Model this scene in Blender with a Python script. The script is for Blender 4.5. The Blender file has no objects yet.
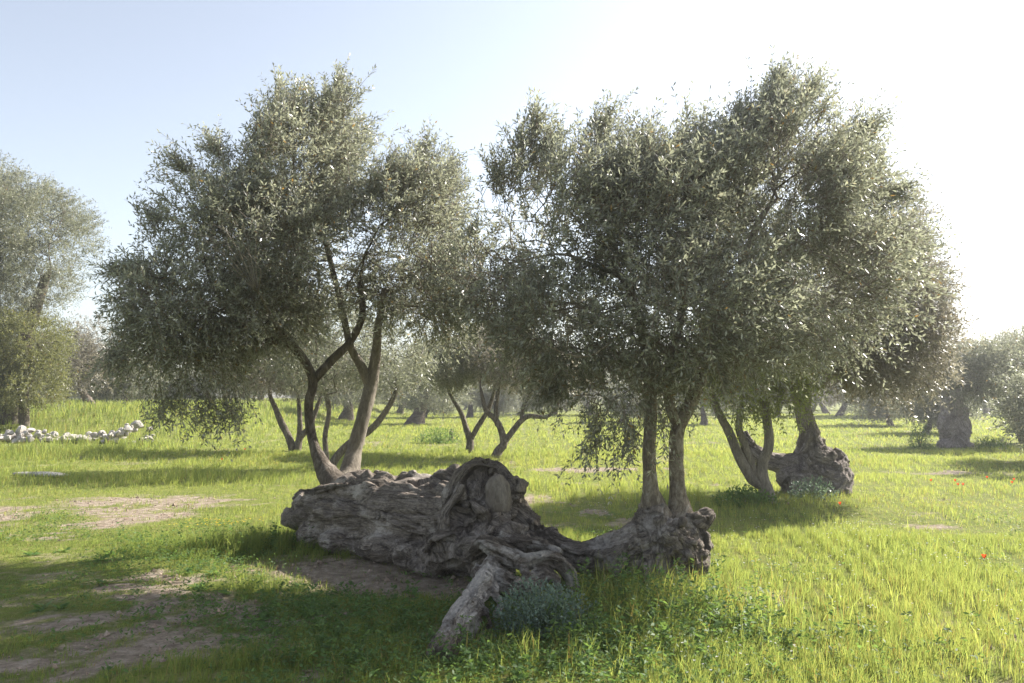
import bpy, math
import numpy as np
from mathutils import Vector

R = math.radians
rng = np.random.default_rng(7)
SC = bpy.context.scene
COL = SC.collection

# ------------------------------------------------------------------ camera
CAM_H, PITCH, LENS = 1.6, 4.0, 28.0
F = 1024 * LENS / 36.0
cd = bpy.data.cameras.new("camera"); cam = bpy.data.objects.new("camera", cd); COL.objects.link(cam)
cd.lens = LENS; cd.sensor_width = 36; cd.clip_end = 3000; cd.clip_start = 0.05
cam.location = (0, 0, CAM_H); cam.rotation_euler = (R(90 + PITCH), 0, 0)
SC.camera = cam

def P(px, py, d):
    """world point at forward distance d seen at photo position (px, py); used to survey the place"""
    x = (px - 512) / F; y = -(py - 341.5) / F
    cp, sp = math.cos(R(PITCH)), math.sin(R(PITCH))
    v = np.array([x, cp - y * sp, sp + y * cp])
    v *= d / v[1]
    return v + np.array([0, 0, CAM_H])

# ------------------------------------------------------------------ noise
def _hash(ix, iy, iz, seed):
    h = (ix.astype(np.uint32) * np.uint32(374761393) + iy.astype(np.uint32) * np.uint32(668265263)
         + iz.astype(np.uint32) * np.uint32(2246822519) + np.uint32((seed * 3266489917) & 0xffffffff))
    h = (h ^ (h >> np.uint32(13))) * np.uint32(1274126177)
    h = (h ^ (h >> np.uint32(16))) * np.uint32(2654435761)
    h = h ^ (h >> np.uint32(15))
    return h.astype(np.float64) / 4294967295.0

def vnoise(p, seed=0):
    p = np.asarray(p, float)
    i = np.floor(p).astype(np.int64); f = p - i
    u = f * f * f * (f * (f * 6 - 15) + 10)
    r = 0
    for dx in (0, 1):
        wx = u[:, 0] if dx else 1 - u[:, 0]
        for dy in (0, 1):
            wy = u[:, 1] if dy else 1 - u[:, 1]
            for dz in (0, 1):
                wz = u[:, 2] if dz else 1 - u[:, 2]
                r = r + wx * wy * wz * _hash(i[:, 0] + dx, i[:, 1] + dy, i[:, 2] + dz, seed)
    return r

def fbm(p, octv=4, seed=0, gain=.5):
    p = np.asarray(p, float); a, s, t = 1.0, 0, 0
    for k in range(octv):
        s = s + a * vnoise(p, seed + 17 * k); t += a
        p = p * 2.03 + 11.3; a *= gain
    return s / t

def ridged(p, octv=4, seed=0, gain=.55):
    p = np.asarray(p, float); a, s, t = 1.0, 0, 0
    for k in range(octv):
        s = s + a * (1 - np.abs(2 * vnoise(p, seed + 17 * k) - 1)); t += a
        p = p * 2.1 + 7.7; a *= gain
    return s / t

def f2(x, y, sc, seed, octv=3):
    return fbm(np.stack([x * sc, y * sc, np.zeros_like(x)], 1), octv, seed)

def sstep(a, b, x):
    t = np.clip((x - a) / (b - a), 0, 1)
    return t * t * (3 - 2 * t)

def unit(v):
    return v / np.maximum(np.linalg.norm(v, axis=-1, keepdims=True), 1e-9)

# ------------------------------------------------------------------ ground shape
def H(x, y):
    x = np.atleast_1d(np.asarray(x, float)); y = np.atleast_1d(np.asarray(y, float))
    h = 0.10 * (f2(x, y, .16, 3, 2) - .5) + 0.05 * (f2(x, y, .7, 4, 2) - .5)
    h = h + 1.05 * sstep(25, 35, y) * sstep(-9, -17, x) 
    h = h - 0.06 * np.exp(-(((x + 1.4) / 1.1) ** 2 + ((y - 7.0) / .7) ** 2))
    return h

def hz(x, y):
    return float(H(x, y)[0])

def bare(x, y):
    """0 = thick green, 1 = bare soil"""
    n = f2(x, y, .55, 21, 4); m = f2(x, y, 1.9, 22, 3)
    b = sstep(.50, .72, .65 * n + .35 * m)
    # trodden patches on the left, and strips in the sun
    def blob(cx, cy, rx, ry, ang=0):
        c, s = math.cos(ang), math.sin(ang)
        dx, dy = x - cx, y - cy
        u = (dx * c + dy * s) / rx; v = (-dx * s + dy * c) / ry
        return np.exp(-(u * u + v * v))
    near = 1.1 * blob(-3.5, 5.0, .9, .4) + blob(-2.45, 6.0, 1.4, .36, -.97) + .6 * blob(-1.5, 4.7, .5, .25) + .6 * blob(-4.6, 6.2, .7, .3) + .62 * blob(-3.6, 5.5, 1.9, 1.1)
    mid = .5 * blob(-5.0, 11.0, 5.5, 1.9) + .5 * blob(-4.2, 12.6, 3.6, .5) + .6 * blob(-8, 9.5, 2.5, .8)
    oth = .8 * blob(2.4, 18, 2.5, .5) + .7 * blob(3.6, 15, 2.2, .35) + .8 * blob(6.0, 9.6, 1.7, .18, -.45) + .6 * blob(8, 17.5, 5, .35)\
        + .55 * blob(2.0, 6.6, .5, .25) + .8 * blob(2.6, 4.6, .5, .25)
    under = 1.6 * blob(-1.25, 7.35, 1.0, .42, -.45) + .8 * blob(-.35, 5.6, .25, .25)
    patch = .72 * np.clip(near + mid + oth, 0, 1)
    hfq = f2(x, y, 5.5, 23, 3)
    out = np.clip((b * .3 + patch * (.15 + 1.3 * sstep(.38, .62, m * .5 + n * .5))) * (.35 + 1.3 * sstep(.36, .6, hfq)) + under, 0, 1)
    return out

# ------------------------------------------------------------------ object helpers
def tag(o, label=None, cat=None, group=None, kind=None):
    if label: o["label"] = label
    if cat: o["category"] = cat
    if group: o["group"] = group
    if kind: o["kind"] = kind
    return o

def empty(name, loc):
    o = bpy.data.objects.new(name, None); COL.objects.link(o); o.location = loc
    o.empty_display_size = .2
    return o

def mesh_obj(name, verts, faces_list, mats, parent=None, smooth=True, mat_idx=None, attrs=None, local=None):
    """faces_list: list of int arrays (n,k); numpy straight into a mesh"""
    verts = np.asarray(verts, np.float32)
    if local is not None: verts = verts - np.asarray(local, np.float32)
    me = bpy.data.meshes.new(name)
    me.vertices.add(len(verts)); me.vertices.foreach_set("co", verts.ravel())
    faces_list = [np.asarray(f, np.int32) for f in faces_list if len(f)]
    tot = np.concatenate([np.full(len(f), f.shape[1], np.int32) for f in faces_list])
    idx = np.concatenate([f.ravel() for f in faces_list])
    start = np.concatenate([[0], np.cumsum(tot)[:-1]]).astype(np.int32)
    me.loops.add(len(idx)); me.loops.foreach_set("vertex_index", idx)
    me.polygons.add(len(tot)); me.polygons.foreach_set("loop_start", start); me.polygons.foreach_set("loop_total", tot)
    me.polygons.foreach_set("use_smooth", np.full(len(tot), smooth, bool))
    if mat_idx is not None: me.polygons.foreach_set("material_index", np.concatenate(mat_idx).astype(np.int32))
    for m in (mats if isinstance(mats, (list, tuple)) else [mats]): me.materials.append(m)
    if attrs:
        for k, v in attrs.items():
            a = me.attributes.new(k, 'FLOAT', 'POINT'); a.data.foreach_set("value", np.asarray(v, np.float32))
    me.update(calc_edges=True); me.validate(clean_customdata=False)
    o = bpy.data.objects.new(name, me); COL.objects.link(o)
    if parent is not None: o.parent = parent
    return o

# ------------------------------------------------------------------ tubes
def resample(pts, rad, step):
    pts = np.asarray(pts, float); rad = np.asarray(rad, float)
    if len(pts) < 2: return pts, rad
    n = len(pts)
    ext = np.vstack([2 * pts[0] - pts[1], pts, 2 * pts[-1] - pts[-2]])
    re = np.concatenate([[rad[0]], rad, [rad[-1]]])
    op, orr = [], []
    for i in range(n - 1):
        p0, p1, p2, p3 = ext[i:i + 4]; k = max(1, int(np.linalg.norm(p2 - p1) / step))
        for t in np.arange(k) / k:
            op.append(.5 * (2 * p1 + (p2 - p0) * t + (2 * p0 - 5 * p1 + 4 * p2 - p3) * t * t + (3 * p1 - p0 - 3 * p2 + p3) * t ** 3))
            orr.append(re[i + 1] * (1 - t) + re[i + 2] * t)
    op.append(pts[-1]); orr.append(rad[-1])
    return np.array(op), np.array(orr)

def tube(pts, rad, seg=8, rough=0., seed=0, cap=True):
    pts = np.asarray(pts, float); rad = np.asarray(rad, float)
    ok = np.concatenate([[True], np.linalg.norm(np.diff(pts, axis=0), axis=1) > 1e-4])
    if ok.sum() < 2: return np.zeros((0, 3)), np.zeros((0, 4), int), np.zeros((0, 3), int)
    pts, rad = pts[ok], rad[ok]; n = len(pts)
    T = unit(np.gradient(pts, axis=0))
    u = np.cross(T[0], [0.3, .2, 1.0]); 
    if np.linalg.norm(u) < 1e-3: u = np.cross(T[0], [1., 0, 0])
    u = u / np.linalg.norm(u)
    V = np.zeros((n, seg, 3)); ang = np.arange(seg) * 2 * math.pi / seg
    for i in range(n):
        u = u - T[i] * np.dot(u, T[i]); u = u / max(np.linalg.norm(u), 1e-9); w = np.cross(T[i], u)
        V[i] = np.cos(ang)[:, None] * u + np.sin(ang)[:, None] * w
    rr = np.asarray(rad)[:, None] * np.ones((n, seg))
    if rough:
        q = (pts[:, None, :] + V * rr[:, :, None]).reshape(-1, 3)
        av = np.asarray(rad).mean()
        nz = fbm(q / (av * 1.6), 3, seed) - .5
        rr = rr * (1 + rough * 2 * nz.reshape(n, seg))
    V = pts[:, None, :] + V * rr[:, :, None]
    verts = V.reshape(-1, 3)
    i = np.arange(n - 1)[:, None] * seg; j = np.arange(seg)[None, :]; j2 = (j + 1) % seg
    q = np.stack([i + j, i + j2, i + seg + j2, i + seg + j], -1).reshape(-1, 4)
    tri = np.zeros((0, 3), int)
    if cap:
        c0, c1 = len(verts), len(verts) + 1
        verts = np.vstack([verts, pts[0], pts[-1] + T[-1] * rad[-1] * .3])
        k = np.arange(seg); k2 = (k + 1) % seg
        tri = np.vstack([np.stack([np.full(seg, c0), k2, k], 1), np.stack([np.full(seg, c1), (n - 1) * seg + k, (n - 1) * seg + k2], 1)])
    return verts, q, tri

class MB:
    def __init__(s): s.v, s.q, s.t, s.n, s.lines = [], [], [], 0, []
    def add(s, v, q=None, t=None):
        s.v.append(v)
        if q is not None and len(q): s.q.append(np.asarray(q) + s.n)
        if t is not None and len(t): s.t.append(np.asarray(t) + s.n)
        s.n += len(v)
    def tube(s, pts, rad, seg=8, step=None, rough=0., seed=0):
        if step: pts, rad = resample(pts, rad, step)
        s.lines.append((np.asarray(pts, float), np.asarray(rad, float)))
        s.add(*tube(pts, rad, seg, rough, seed))
    def ball(s, c, r, rot=0., nu=18, nv=12):
        th = np.linspace(0, math.pi, nv); ph = np.arange(nu) * 2 * math.pi / nu
        g = np.stack([np.sin(th)[:, None] * np.cos(ph), np.sin(th)[:, None] * np.sin(ph), np.cos(th)[:, None] * np.ones(nu)], -1) * np.asarray(r)
        cs, sn = math.cos(rot), math.sin(rot)
        g = np.stack([g[..., 0] * cs - g[..., 1] * sn, g[..., 0] * sn + g[..., 1] * cs, g[..., 2]], -1) + np.asarray(c)
        i = np.arange(nv - 1)[:, None] * nu; j = np.arange(nu)[None]; j2 = (j + 1) % nu
        s.add(g.reshape(-1, 3), np.stack([i + j, i + nu + j, i + nu + j2, i + j2], -1).reshape(-1, 4))
    def faces(s):
        out = []
        if s.q: out.append(np.vstack(s.q))
        if s.t: out.append(np.vstack(s.t))
        return out
    def build(s, name, mats, parent=None, local=None, attrs=None):
        return mesh_obj(name, np.vstack(s.v), s.faces(), mats, parent, True, None, attrs, local)

# ------------------------------------------------------------------ materials
def newmat(name):
    m = bpy.data.materials.new(name); m.use_nodes = True
    nt = m.node_tree; nt.nodes.clear()
    out = nt.nodes.new("ShaderNodeOutputMaterial")
    return m, nt, out

def N(nt, typ, **kw):
    n = nt.nodes.new(typ)
    for k, v in kw.items():
        if k.startswith("_"): setattr(n, k[1:], v)
        else: n.inputs[k].default_value = v
    return n

def ramp(nt, src, stops):
    r = nt.nodes.new("ShaderNodeValToRGB"); cr = r.color_ramp
    while len(cr.elements) < len(stops): cr.elements.new(.5)
    for e, (p, c) in zip(cr.elements, stops):
        e.position = p; e.color = (*c, 1) if len(c) == 3 else c
    nt.links.new(src, r.inputs[0])
    return r.outputs[0]

def mixc(nt, fac, a, b, blend='MIX'):
    m = nt.nodes.new("ShaderNodeMix"); m.data_type = 'RGBA'; m.blend_type = blend
    for sock, v in ((m.inputs[0], fac), (m.inputs[6], a), (m.inputs[7], b)):
        if hasattr(v, "is_output"): nt.links.new(v, sock)
        else: sock.default_value = v if isinstance(v, (int, float)) else (*v, 1)
    return m.outputs[2]

def leaf_mat(name, top, under, trans, tfac=.35, rough=.38, var=.5, dry=(.20, .13, .05), spec=.5, lo=None, hi=None, tlo=None, thi=None):
    m, nt, out = newmat(name)
    at = N(nt, "ShaderNodeAttribute", _attribute_name="tint")
    geo = nt.nodes.new("ShaderNodeNewGeometry")
    lo = lo or tuple(c * (1 - var) for c in top); hi = hi or tuple(min(1, c * (1 + var)) for c in top)
    ct = ramp(nt, at.outputs["Fac"], [(0, lo), (.55, top), (.9, hi), (1, dry)])
    ul = tuple(c * (1 - var * .4) for c in under)
    cu = ramp(nt, at.outputs["Fac"], [(0, ul), (.93, under), (1, dry)])
    col = mixc(nt, geo.outputs["Backfacing"], ct, cu)
    p = N(nt, "ShaderNodeBsdfPrincipled", Roughness=rough)
    p.inputs["Specular IOR Level"].default_value = spec
    nt.links.new(col, p.inputs["Base Color"])
    tl = tlo or tuple(c * .75 for c in trans); th = thi or tuple(min(1, c * 1.25) for c in trans)
    ctr = ramp(nt, at.outputs["Fac"], [(0, tl), (.9, th), (1, (.35, .22, .06))])
    t = nt.nodes.new("ShaderNodeBsdfTranslucent"); nt.links.new(ctr, t.inputs["Color"])
    mx = N(nt, "ShaderNodeMixShader", Fac=tfac)
    nt.links.new(p.outputs[0], mx.inputs[1]); nt.links.new(t.outputs[0], mx.inputs[2])
    nt.links.new(mx.outputs[0], out.inputs["Surface"])
    return m

def bark_mat(name, dark, mid, light, scale=1.0, stretch=(1, 1, .3), bump=.5, lo=.34, hi=.68, moss=None):
    m, nt, out = newmat(name)
    tc = nt.nodes.new("ShaderNodeTexCoord")
    mp = N(nt, "ShaderNodeMapping", Scale=stretch); nt.links.new(tc.outputs["Object"], mp.inputs[0])
    n1 = N(nt, "ShaderNodeTexNoise", Scale=7 * scale, Detail=9., Roughness=.65, Distortion=.8); nt.links.new(mp.outputs[0], n1.inputs["Vector"])
    n2 = N(nt, "ShaderNodeTexNoise", Scale=2.3 * scale, Detail=4., Roughness=.6); nt.links.new(tc.outputs["Object"], n2.inputs["Vector"])
    n3 = N(nt, "ShaderNodeTexNoise", Scale=38 * scale, Detail=6., Roughness=.7, Distortion=.5); nt.links.new(mp.outputs[0], n3.inputs["Vector"])
    c1 = ramp(nt, n1.outputs["Fac"], [(lo, dark), (.5, mid), (hi, light)])
    c2 = ramp(nt, n2.outputs["Fac"], [(.35, tuple(.72 * c for c in mid)), (.65, tuple(1.25 * c for c in mid))])
    c = mixc(nt, .4, c1, c2)
    c3 = ramp(nt, n3.outputs["Fac"], [(.3, (.55, .55, .55)), (.6, (1.1, 1.1, 1.1))])
    c = mixc(nt, .7, c, c3, 'MULTIPLY')
    if moss:
        n4 = N(nt, "ShaderNodeTexNoise", Scale=4.5 * scale, Detail=6., Roughness=.7); nt.links.new(tc.outputs["Object"], n4.inputs["Vector"])
        f = ramp(nt, n4.outputs["Fac"], [(.56, (0, 0, 0)), (.7, (.6, .6, .6))])
        c = mixc(nt, f, c, moss)
    p = N(nt, "ShaderNodeBsdfPrincipled", Roughness=.9); p.inputs["Specular IOR Level"].default_value = .25
    nt.links.new(c, p.inputs["Base Color"])
    a = N(nt, "ShaderNodeMath", _operation='MULTIPLY_ADD'); a.inputs[1].default_value = .45
    nt.links.new(n3.outputs["Fac"], a.inputs[0]); nt.links.new(n1.outputs["Fac"], a.inputs[2])
    b = N(nt, "ShaderNodeBump", Strength=bump, Distance=.04); nt.links.new(a.outputs[0], b.inputs["Height"])
    nt.links.new(b.outputs[0], p.inputs["Normal"])
    nt.links.new(p.outputs[0], out.inputs["Surface"])
    return m

def old_wood(name, dark, mid, light, bump=.8, lo=.36, hi=.66, streak=.5, pale=None, palef=(.55, .68)):
    m, nt, out = newmat(name)
    at = N(nt, "ShaderNodeAttribute", _attribute_name="flow"); v = at.outputs["Vector"]
    tc = nt.nodes.new("ShaderNodeTexCoord")
    n1 = N(nt, "ShaderNodeTexNoise", Scale=2.6, Detail=8., Roughness=.68, Distortion=.5); nt.links.new(v, n1.inputs["Vector"])
    mp = N(nt, "ShaderNodeMapping", Scale=(.7, 2.2, 2.2)); nt.links.new(v, mp.inputs[0])
    n3 = N(nt, "ShaderNodeTexNoise", Scale=6., Detail=8., Roughness=.72, Distortion=.3); nt.links.new(mp.outputs[0], n3.inputs["Vector"])
    n2 = N(nt, "ShaderNodeTexNoise", Scale=2.6, Detail=6., Roughness=.66); nt.links.new(tc.outputs["Object"], n2.inputs["Vector"])
    n5 = N(nt, "ShaderNodeTexNoise", Scale=45., Detail=6., Roughness=.7); nt.links.new(tc.outputs["Object"], n5.inputs["Vector"])
    c1 = ramp(nt, n1.outputs["Fac"], [(lo, dark), (.5, mid), (hi, light)])
    c2 = ramp(nt, n3.outputs["Fac"], [(.38, dark), (.55, mid), (.7, light)])
    c = mixc(nt, streak, c1, c2)
    if pale: c = mixc(nt, ramp(nt, n2.outputs["Fac"], [(palef[0], (0, 0, 0)), (palef[1], (.8, .8, .8))]), c, pale)
    c = mixc(nt, .6, c, ramp(nt, n2.outputs["Fac"], [(.3, (.6, .57, .54)), (.65, (1.2, 1.2, 1.2))]), 'MULTIPLY')
    c = mixc(nt, .7, c, ramp(nt, n5.outputs["Fac"], [(.32, (.55, .55, .55)), (.62, (1.15, 1.15, 1.15))]), 'MULTIPLY')
    p = N(nt, "ShaderNodeBsdfPrincipled", Roughness=.9); p.inputs["Specular IOR Level"].default_value = .2
    nt.links.new(c, p.inputs["Base Color"])
    a = N(nt, "ShaderNodeMath", _operation='MULTIPLY_ADD'); a.inputs[1].default_value = .6
    nt.links.new(n3.outputs["Fac"], a.inputs[0]); nt.links.new(n1.outputs["Fac"], a.inputs[2])
    a2 = N(nt, "ShaderNodeMath", _operation='MULTIPLY_ADD'); a2.inputs[1].default_value = .25
    nt.links.new(n5.outputs["Fac"], a2.inputs[0]); nt.links.new(a.outputs[0], a2.inputs[2])
    b = N(nt, "ShaderNodeBump", Strength=bump, Distance=.05); nt.links.new(a2.outputs[0], b.inputs["Height"])
    nt.links.new(b.outputs[0], p.inputs["Normal"]); nt.links.new(p.outputs[0], out.inputs["Surface"])
    return m

def plain_mat(name, col, rough=.7, trans=None, tfac=.4):
    m, nt, out = newmat(name)
    tc = nt.nodes.new("ShaderNodeTexCoord")
    n = N(nt, "ShaderNodeTexNoise", Scale=25., Detail=4.); nt.links.new(tc.outputs["Object"], n.inputs["Vector"])
    c = ramp(nt, n.outputs["Fac"], [(.3, tuple(.8 * x for x in col)), (.7, tuple(min(1, 1.15 * x) for x in col))])
    p = N(nt, "ShaderNodeBsdfPrincipled", Roughness=rough); nt.links.new(c, p.inputs["Base Color"])
    s = p.outputs[0]
    if trans:
        t = N(nt, "ShaderNodeBsdfTranslucent", Color=(*trans, 1)); mx = N(nt, "ShaderNodeMixShader", Fac=tfac)
        nt.links.new(s, mx.inputs[1]); nt.links.new(t.outputs[0], mx.inputs[2]); s = mx.outputs[0]
    nt.links.new(s, out.inputs["Surface"])
    return m

M_LEAF = leaf_mat("olive_leaf", (.115, .12, .09), (.40, .40, .35), (.37, .385, .26), .42, .38, .55, spec=.8)
M_LEAF_Y = leaf_mat("olive_leaf_fresh", (.11, .135, .04), (.26, .28, .16), (.42, .48, .09), .5, .36, spec=.7)
M_LEAF_W = leaf_mat("olive_leaf_warm", (.12, .108, .082), (.38, .345, .30), (.34, .315, .23), .38, .36, .6, spec=.9)
M_LEAF_F = leaf_mat("olive_leaf_grey", (.11, .112, .08), (.34, .335, .275), (.32, .335, .22), .42, .40)
M_LEAF_P = leaf_mat("olive_leaf_pale", (.115, .12, .06), (.26, .26, .17), (.30, .31, .10), .4, .4)
M_SAWN = bark_mat("weathered_cut", (.08, .065, .054), (.21, .18, .153), (.36, .32, .28), 1.2, (1, 1, .4), .5)
M_CLOD = bark_mat("clod", (.18, .12, .085), (.33, .25, .19), (.52, .44, .36), 2., (1, 1, 1), .3)
M_TWIG = plain_mat("twig_bark", (.20, .16, .115), .8)
M_BARK = bark_mat("old_bark", (.045, .036, .029), (.135, .108, .085), (.30, .27, .235), 1.0, (.45, 1, 1), .8)
M_STEM = bark_mat("stem_bark", (.045, .036, .028), (.145, .12, .095), (.31, .275, .235), 2.4, (1, 1, .4), .9, .38, .64)
M_STEMR = bark_mat("mottled_bark", (.07, .055, .042), (.26, .215, .165), (.46, .42, .36), 2.4, (1, 1, .55), .9, .38, .62)
M_PALE = bark_mat("smooth_bark", (.11, .093, .073), (.225, .195, .157), (.36, .325, .275), 2.2, (1, 1, .35), .7, .34, .66)
M_OLD = old_wood("gnarled_bark", (.05, .040, .033), (.31, .265, .225), (.54, .485, .43), 1.0, .38, .62, .6, pale=(.58, .53, .48), palef=(.54, .66))
M_OLDPALE = old_wood("pale_gnarled_bark", (.09, .074, .065), (.38, .33, .30), (.60, .55, .51), 1.0, .38, .62, .6)  # lighter copy of the bark; haze light on the thick trunk put into colour
M_DEAD = old_wood("dead_wood", (.05, .038, .028), (.28, .23, .185), (.56, .50, .43), 1.0, .38, .62, .5, pale=(.66, .61, .55), palef=(.50, .58))
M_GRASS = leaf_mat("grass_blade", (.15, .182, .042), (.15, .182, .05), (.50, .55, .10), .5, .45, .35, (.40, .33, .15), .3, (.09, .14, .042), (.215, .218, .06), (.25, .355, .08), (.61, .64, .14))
M_WEED = leaf_mat("weed_leaf", (.08, .14, .045), (.10, .155, .06), (.22, .34, .07), .4, .55, .4, (.2, .2, .06), .22)
M_SHRUB = leaf_mat("grey_green_leaf", (.12, .175, .135), (.18, .235, .19), (.22, .30, .18), .35, .45, .35, (.2, .22, .12), .4)
M_WHITE = plain_mat("white_petal", (.75, .74, .72), .6, (.7, .7, .66), .4)
M_YELLOW = plain_mat("yellow_petal", (.7, .5, .03), .6, (.8, .6, .04), .4)
M_RED = plain_mat("poppy_petal", (.62, .06, .015), .5, (.85, .13, .03), .5)
M_GREENSTEM = plain_mat("flower_stem", (.10, .16, .04), .6)
M_STONE = bark_mat("limestone", (.20, .175, .15), (.43, .395, .355), (.66, .62, .57), 1.3, (1, 1, 1), .5, .33, .6)

def ground_mat():
    m, nt, out = newmat("meadow_soil")
    at = N(nt, "ShaderNodeAttribute", _attribute_name="bare")
    geo = nt.nodes.new("ShaderNodeNewGeometry")
    n1 = N(nt, "ShaderNodeTexNoise", Scale=9., Detail=8., Roughness=.7); nt.links.new(geo.outputs["Position"], n1.inputs["Vector"])
    n2 = N(nt, "ShaderNodeTexNoise", Scale=.8, Detail=6., Roughness=.65); nt.links.new(geo.outputs["Position"], n2.inputs["Vector"])
    n3 = N(nt, "ShaderNodeTexNoise", Scale=60., Detail=5., Roughness=.75); nt.links.new(geo.outputs["Position"], n3.inputs["Vector"])
    soil = ramp(nt, n1.outputs["Fac"], [(.3, (.16, .122, .088)), (.5, (.32, .258, .195)), (.7, (.50, .425, .34))])
    straw = ramp(nt, n1.outputs["Fac"], [(.3, (.14, .12, .045)), (.5, (.22, .20, .07)), (.72, (.33, .29, .12))])
    green = ramp(nt, n2.outputs["Fac"], [(.3, (.11, .15, .03)), (.55, (.18, .22, .045)), (.72, (.25, .26, .07))])
    g = mixc(nt, ramp(nt, n1.outputs["Fac"], [(.42, (0, 0, 0)), (.66, (.75, .75, .75))]), green, straw)
    sub = N(nt, "ShaderNodeMath", _operation='MULTIPLY_ADD'); sub.inputs[1].default_value = .5; sub.inputs[2].default_value = -.25
    nt.links.new(n1.outputs["Fac"], sub.inputs[0])
    ad = N(nt, "ShaderNodeMath", _operation='ADD'); nt.links.new(at.outputs["Fac"], ad.inputs[0]); nt.links.new(sub.outputs[0], ad.inputs[1])
    f = ramp(nt, ad.outputs[0], [(.16, (0, 0, 0)), (.62, (1, 1, 1))])
    c = mixc(nt, f, g, soil)
    c = mixc(nt, .6, c, ramp(nt, n3.outputs["Fac"], [(.3, (.5, .5, .5)), (.65, (1.15, 1.15, 1.15))]), 'MULTIPLY')
    p = N(nt, "ShaderNodeBsdfPrincipled", Roughness=.95); p.inputs["Specular IOR Level"].default_value = .1
    nt.links.new(c, p.inputs["Base Color"])
    a = N(nt, "ShaderNodeMath", _operation='MULTIPLY_ADD'); a.inputs[1].default_value = .5
    nt.links.new(n3.outputs["Fac"], a.inputs[0]); nt.links.new(n1.outputs["Fac"], a.inputs[2])
    b = N(nt, "ShaderNodeBump", Strength=.9, Distance=.05); nt.links.new(a.outputs[0], b.inputs["Height"])
    nt.links.new(b.outputs[0], p.inputs["Normal"]); nt.links.new(p.outputs[0], out.inputs["Surface"])
    return m
M_GROUND = ground_mat()

# ------------------------------------------------------------------ ground sheet
def build_ground():
    n = 360; k = 7.2
    u = np.linspace(-1, 1, n); g = 600 * np.sinh(k * u) / math.sinh(k)
    X, Y = np.meshgrid(g, g + 8.0); x, y = X.ravel(), Y.ravel()
    z = H(x, y); b = bare(x, y)
    z = z + .03 * (f2(x, y, 5., 9, 3) - .5) * (np.hypot(x, y - 8) < 25)
    i = np.arange(n - 1)[:, None] * n + np.arange(n - 1)[None]
    q = np.stack([i, i + 1, i + n + 1, i + n], -1).reshape(-1, 4)
    o = mesh_obj("ground", np.stack([x, y, z], 1), [q], M_GROUND, attrs={"bare": b})
    tag(o, kind="structure")
build_ground()

# ------------------------------------------------------------------ trees
WIND = np.array([.45, 0, .12])

def grow(stems, attr, step, kill, infl, iters=90, r=None):
    """space colonisation from the given stem polylines towards the attractors"""
    pos, par, sid, rad0 = [], [], [], []
    for s, (pts, rad) in enumerate(stems):
        pts, rad = resample(pts, rad, step)
        a0 = None
        if s > 0 and len(pos):       # a fork: joins the nearest earlier node if it starts there
            dd = np.linalg.norm(np.array(pos) - pts[0], axis=1); j = int(dd.argmin())
            if dd[j] < step * 1.2: a0 = j
        for i, (p_, r_) in enumerate(zip(pts, rad)):
            pos.append(p_); par.append(len(pos) - 2 if i else (-1 if a0 is None else a0))
            sid.append(s if a0 is None else sid[a0]); rad0.append(r_)
    nstem = len(pos); pos = [np.array(p) for p in pos]
    attr = np.asarray(attr); alive = np.ones(len(attr), bool)
    best = np.full(len(attr), 1e9); bi = np.zeros(len(attr), int)
    # only the upper part of each stem may sprout
    zs = np.array([p[2] for p in pos]); can = zs > np.percentile(zs, 35)
    def upd(idx):
        if not len(idx): return
        PN = np.array([pos[i] for i in idx])
        d = np.linalg.norm(attr[:, None] - PN[None], axis=2); m = d.argmin(1); dm = d[np.arange(len(attr)), m]
        up = dm < best; best[up] = dm[up]; bi[up] = np.asarray(idx)[m[up]]
    upd([i for i in range(nstem) if can[i]])
    for it in range(iters):
        act = alive & (best < (infl if it > 14 else 1e8))
        if not act.any(): break
        new = []
        for nd in np.unique(bi[act]):
            sel = act & (bi == nd)
            v = unit(attr[sel] - pos[nd]).sum(0); v = v / max(np.linalg.norm(v), 1e-6)
            v = v + rng.normal(0, .22, 3); v = v / np.linalg.norm(v)
            pos.append(pos[nd] + v * step); par.append(int(nd)); sid.append(sid[nd]); rad0.append(0); new.append(len(pos) - 1)
        upd(new); alive &= best > kill
        if len(pos) > 6000: break
    return np.array(pos), np.array(par), np.array(sid), np.array(rad0), nstem

def skeleton_mesh(pos, par, sid, rad0, nstem, tip=.006, expo=2.3, rough=.12):
    n = len(pos); acc = np.zeros(n); kids = [[] for _ in range(n)]
    for i in range(n):
        if par[i] >= 0: kids[par[i]].append(i)
    rad = np.zeros(n)
    for i in range(n - 1, -1, -1):
        a = acc[i] if acc[i] > 0 else tip ** expo
        rad[i] = a ** (1 / expo)
        if i < nstem: rad[i] = max(rad0[i], min(rad[i], rad0[i]))
        if par[i] >= 0: acc[par[i]] += rad[i] ** expo
    mbs = {}
    stack = [(i, -1) for i in range(n) if par[i] < 0]
    while stack:
        i, p = stack.pop(); chain = [p] if p >= 0 else []
        c = i
        while True:
            chain.append(c)
            if not kids[c]: break
            ks = sorted(kids[c], key=lambda k: -(rad[k] + (10 if (k < nstem and par[k] == k - 1) else 0)))
            for k in ks[1:]: stack.append((k, c))
            c = ks[0]
        if p >= 0 and np.linalg.norm(pos[chain[1]] - pos[p]) < 1e-4: chain = chain[1:]
        pts = pos[chain]; rr = rad[chain].copy()
        if p >= 0: rr[0] = rr[1] if len(rr) > 1 else rr[0]
        if len(pts) < 2: continue
        big = rr.max() > .03
        mbs.setdefault(int(sid[i]), MB()).tube(*resample(pts, rr, .06 if big else .2), seg=12 if rr.max() > .06 else (7 if big else 4),
                                              rough=rough if big else 0, seed=int(sid[i]) * 5 + 3)
    return mbs

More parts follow.
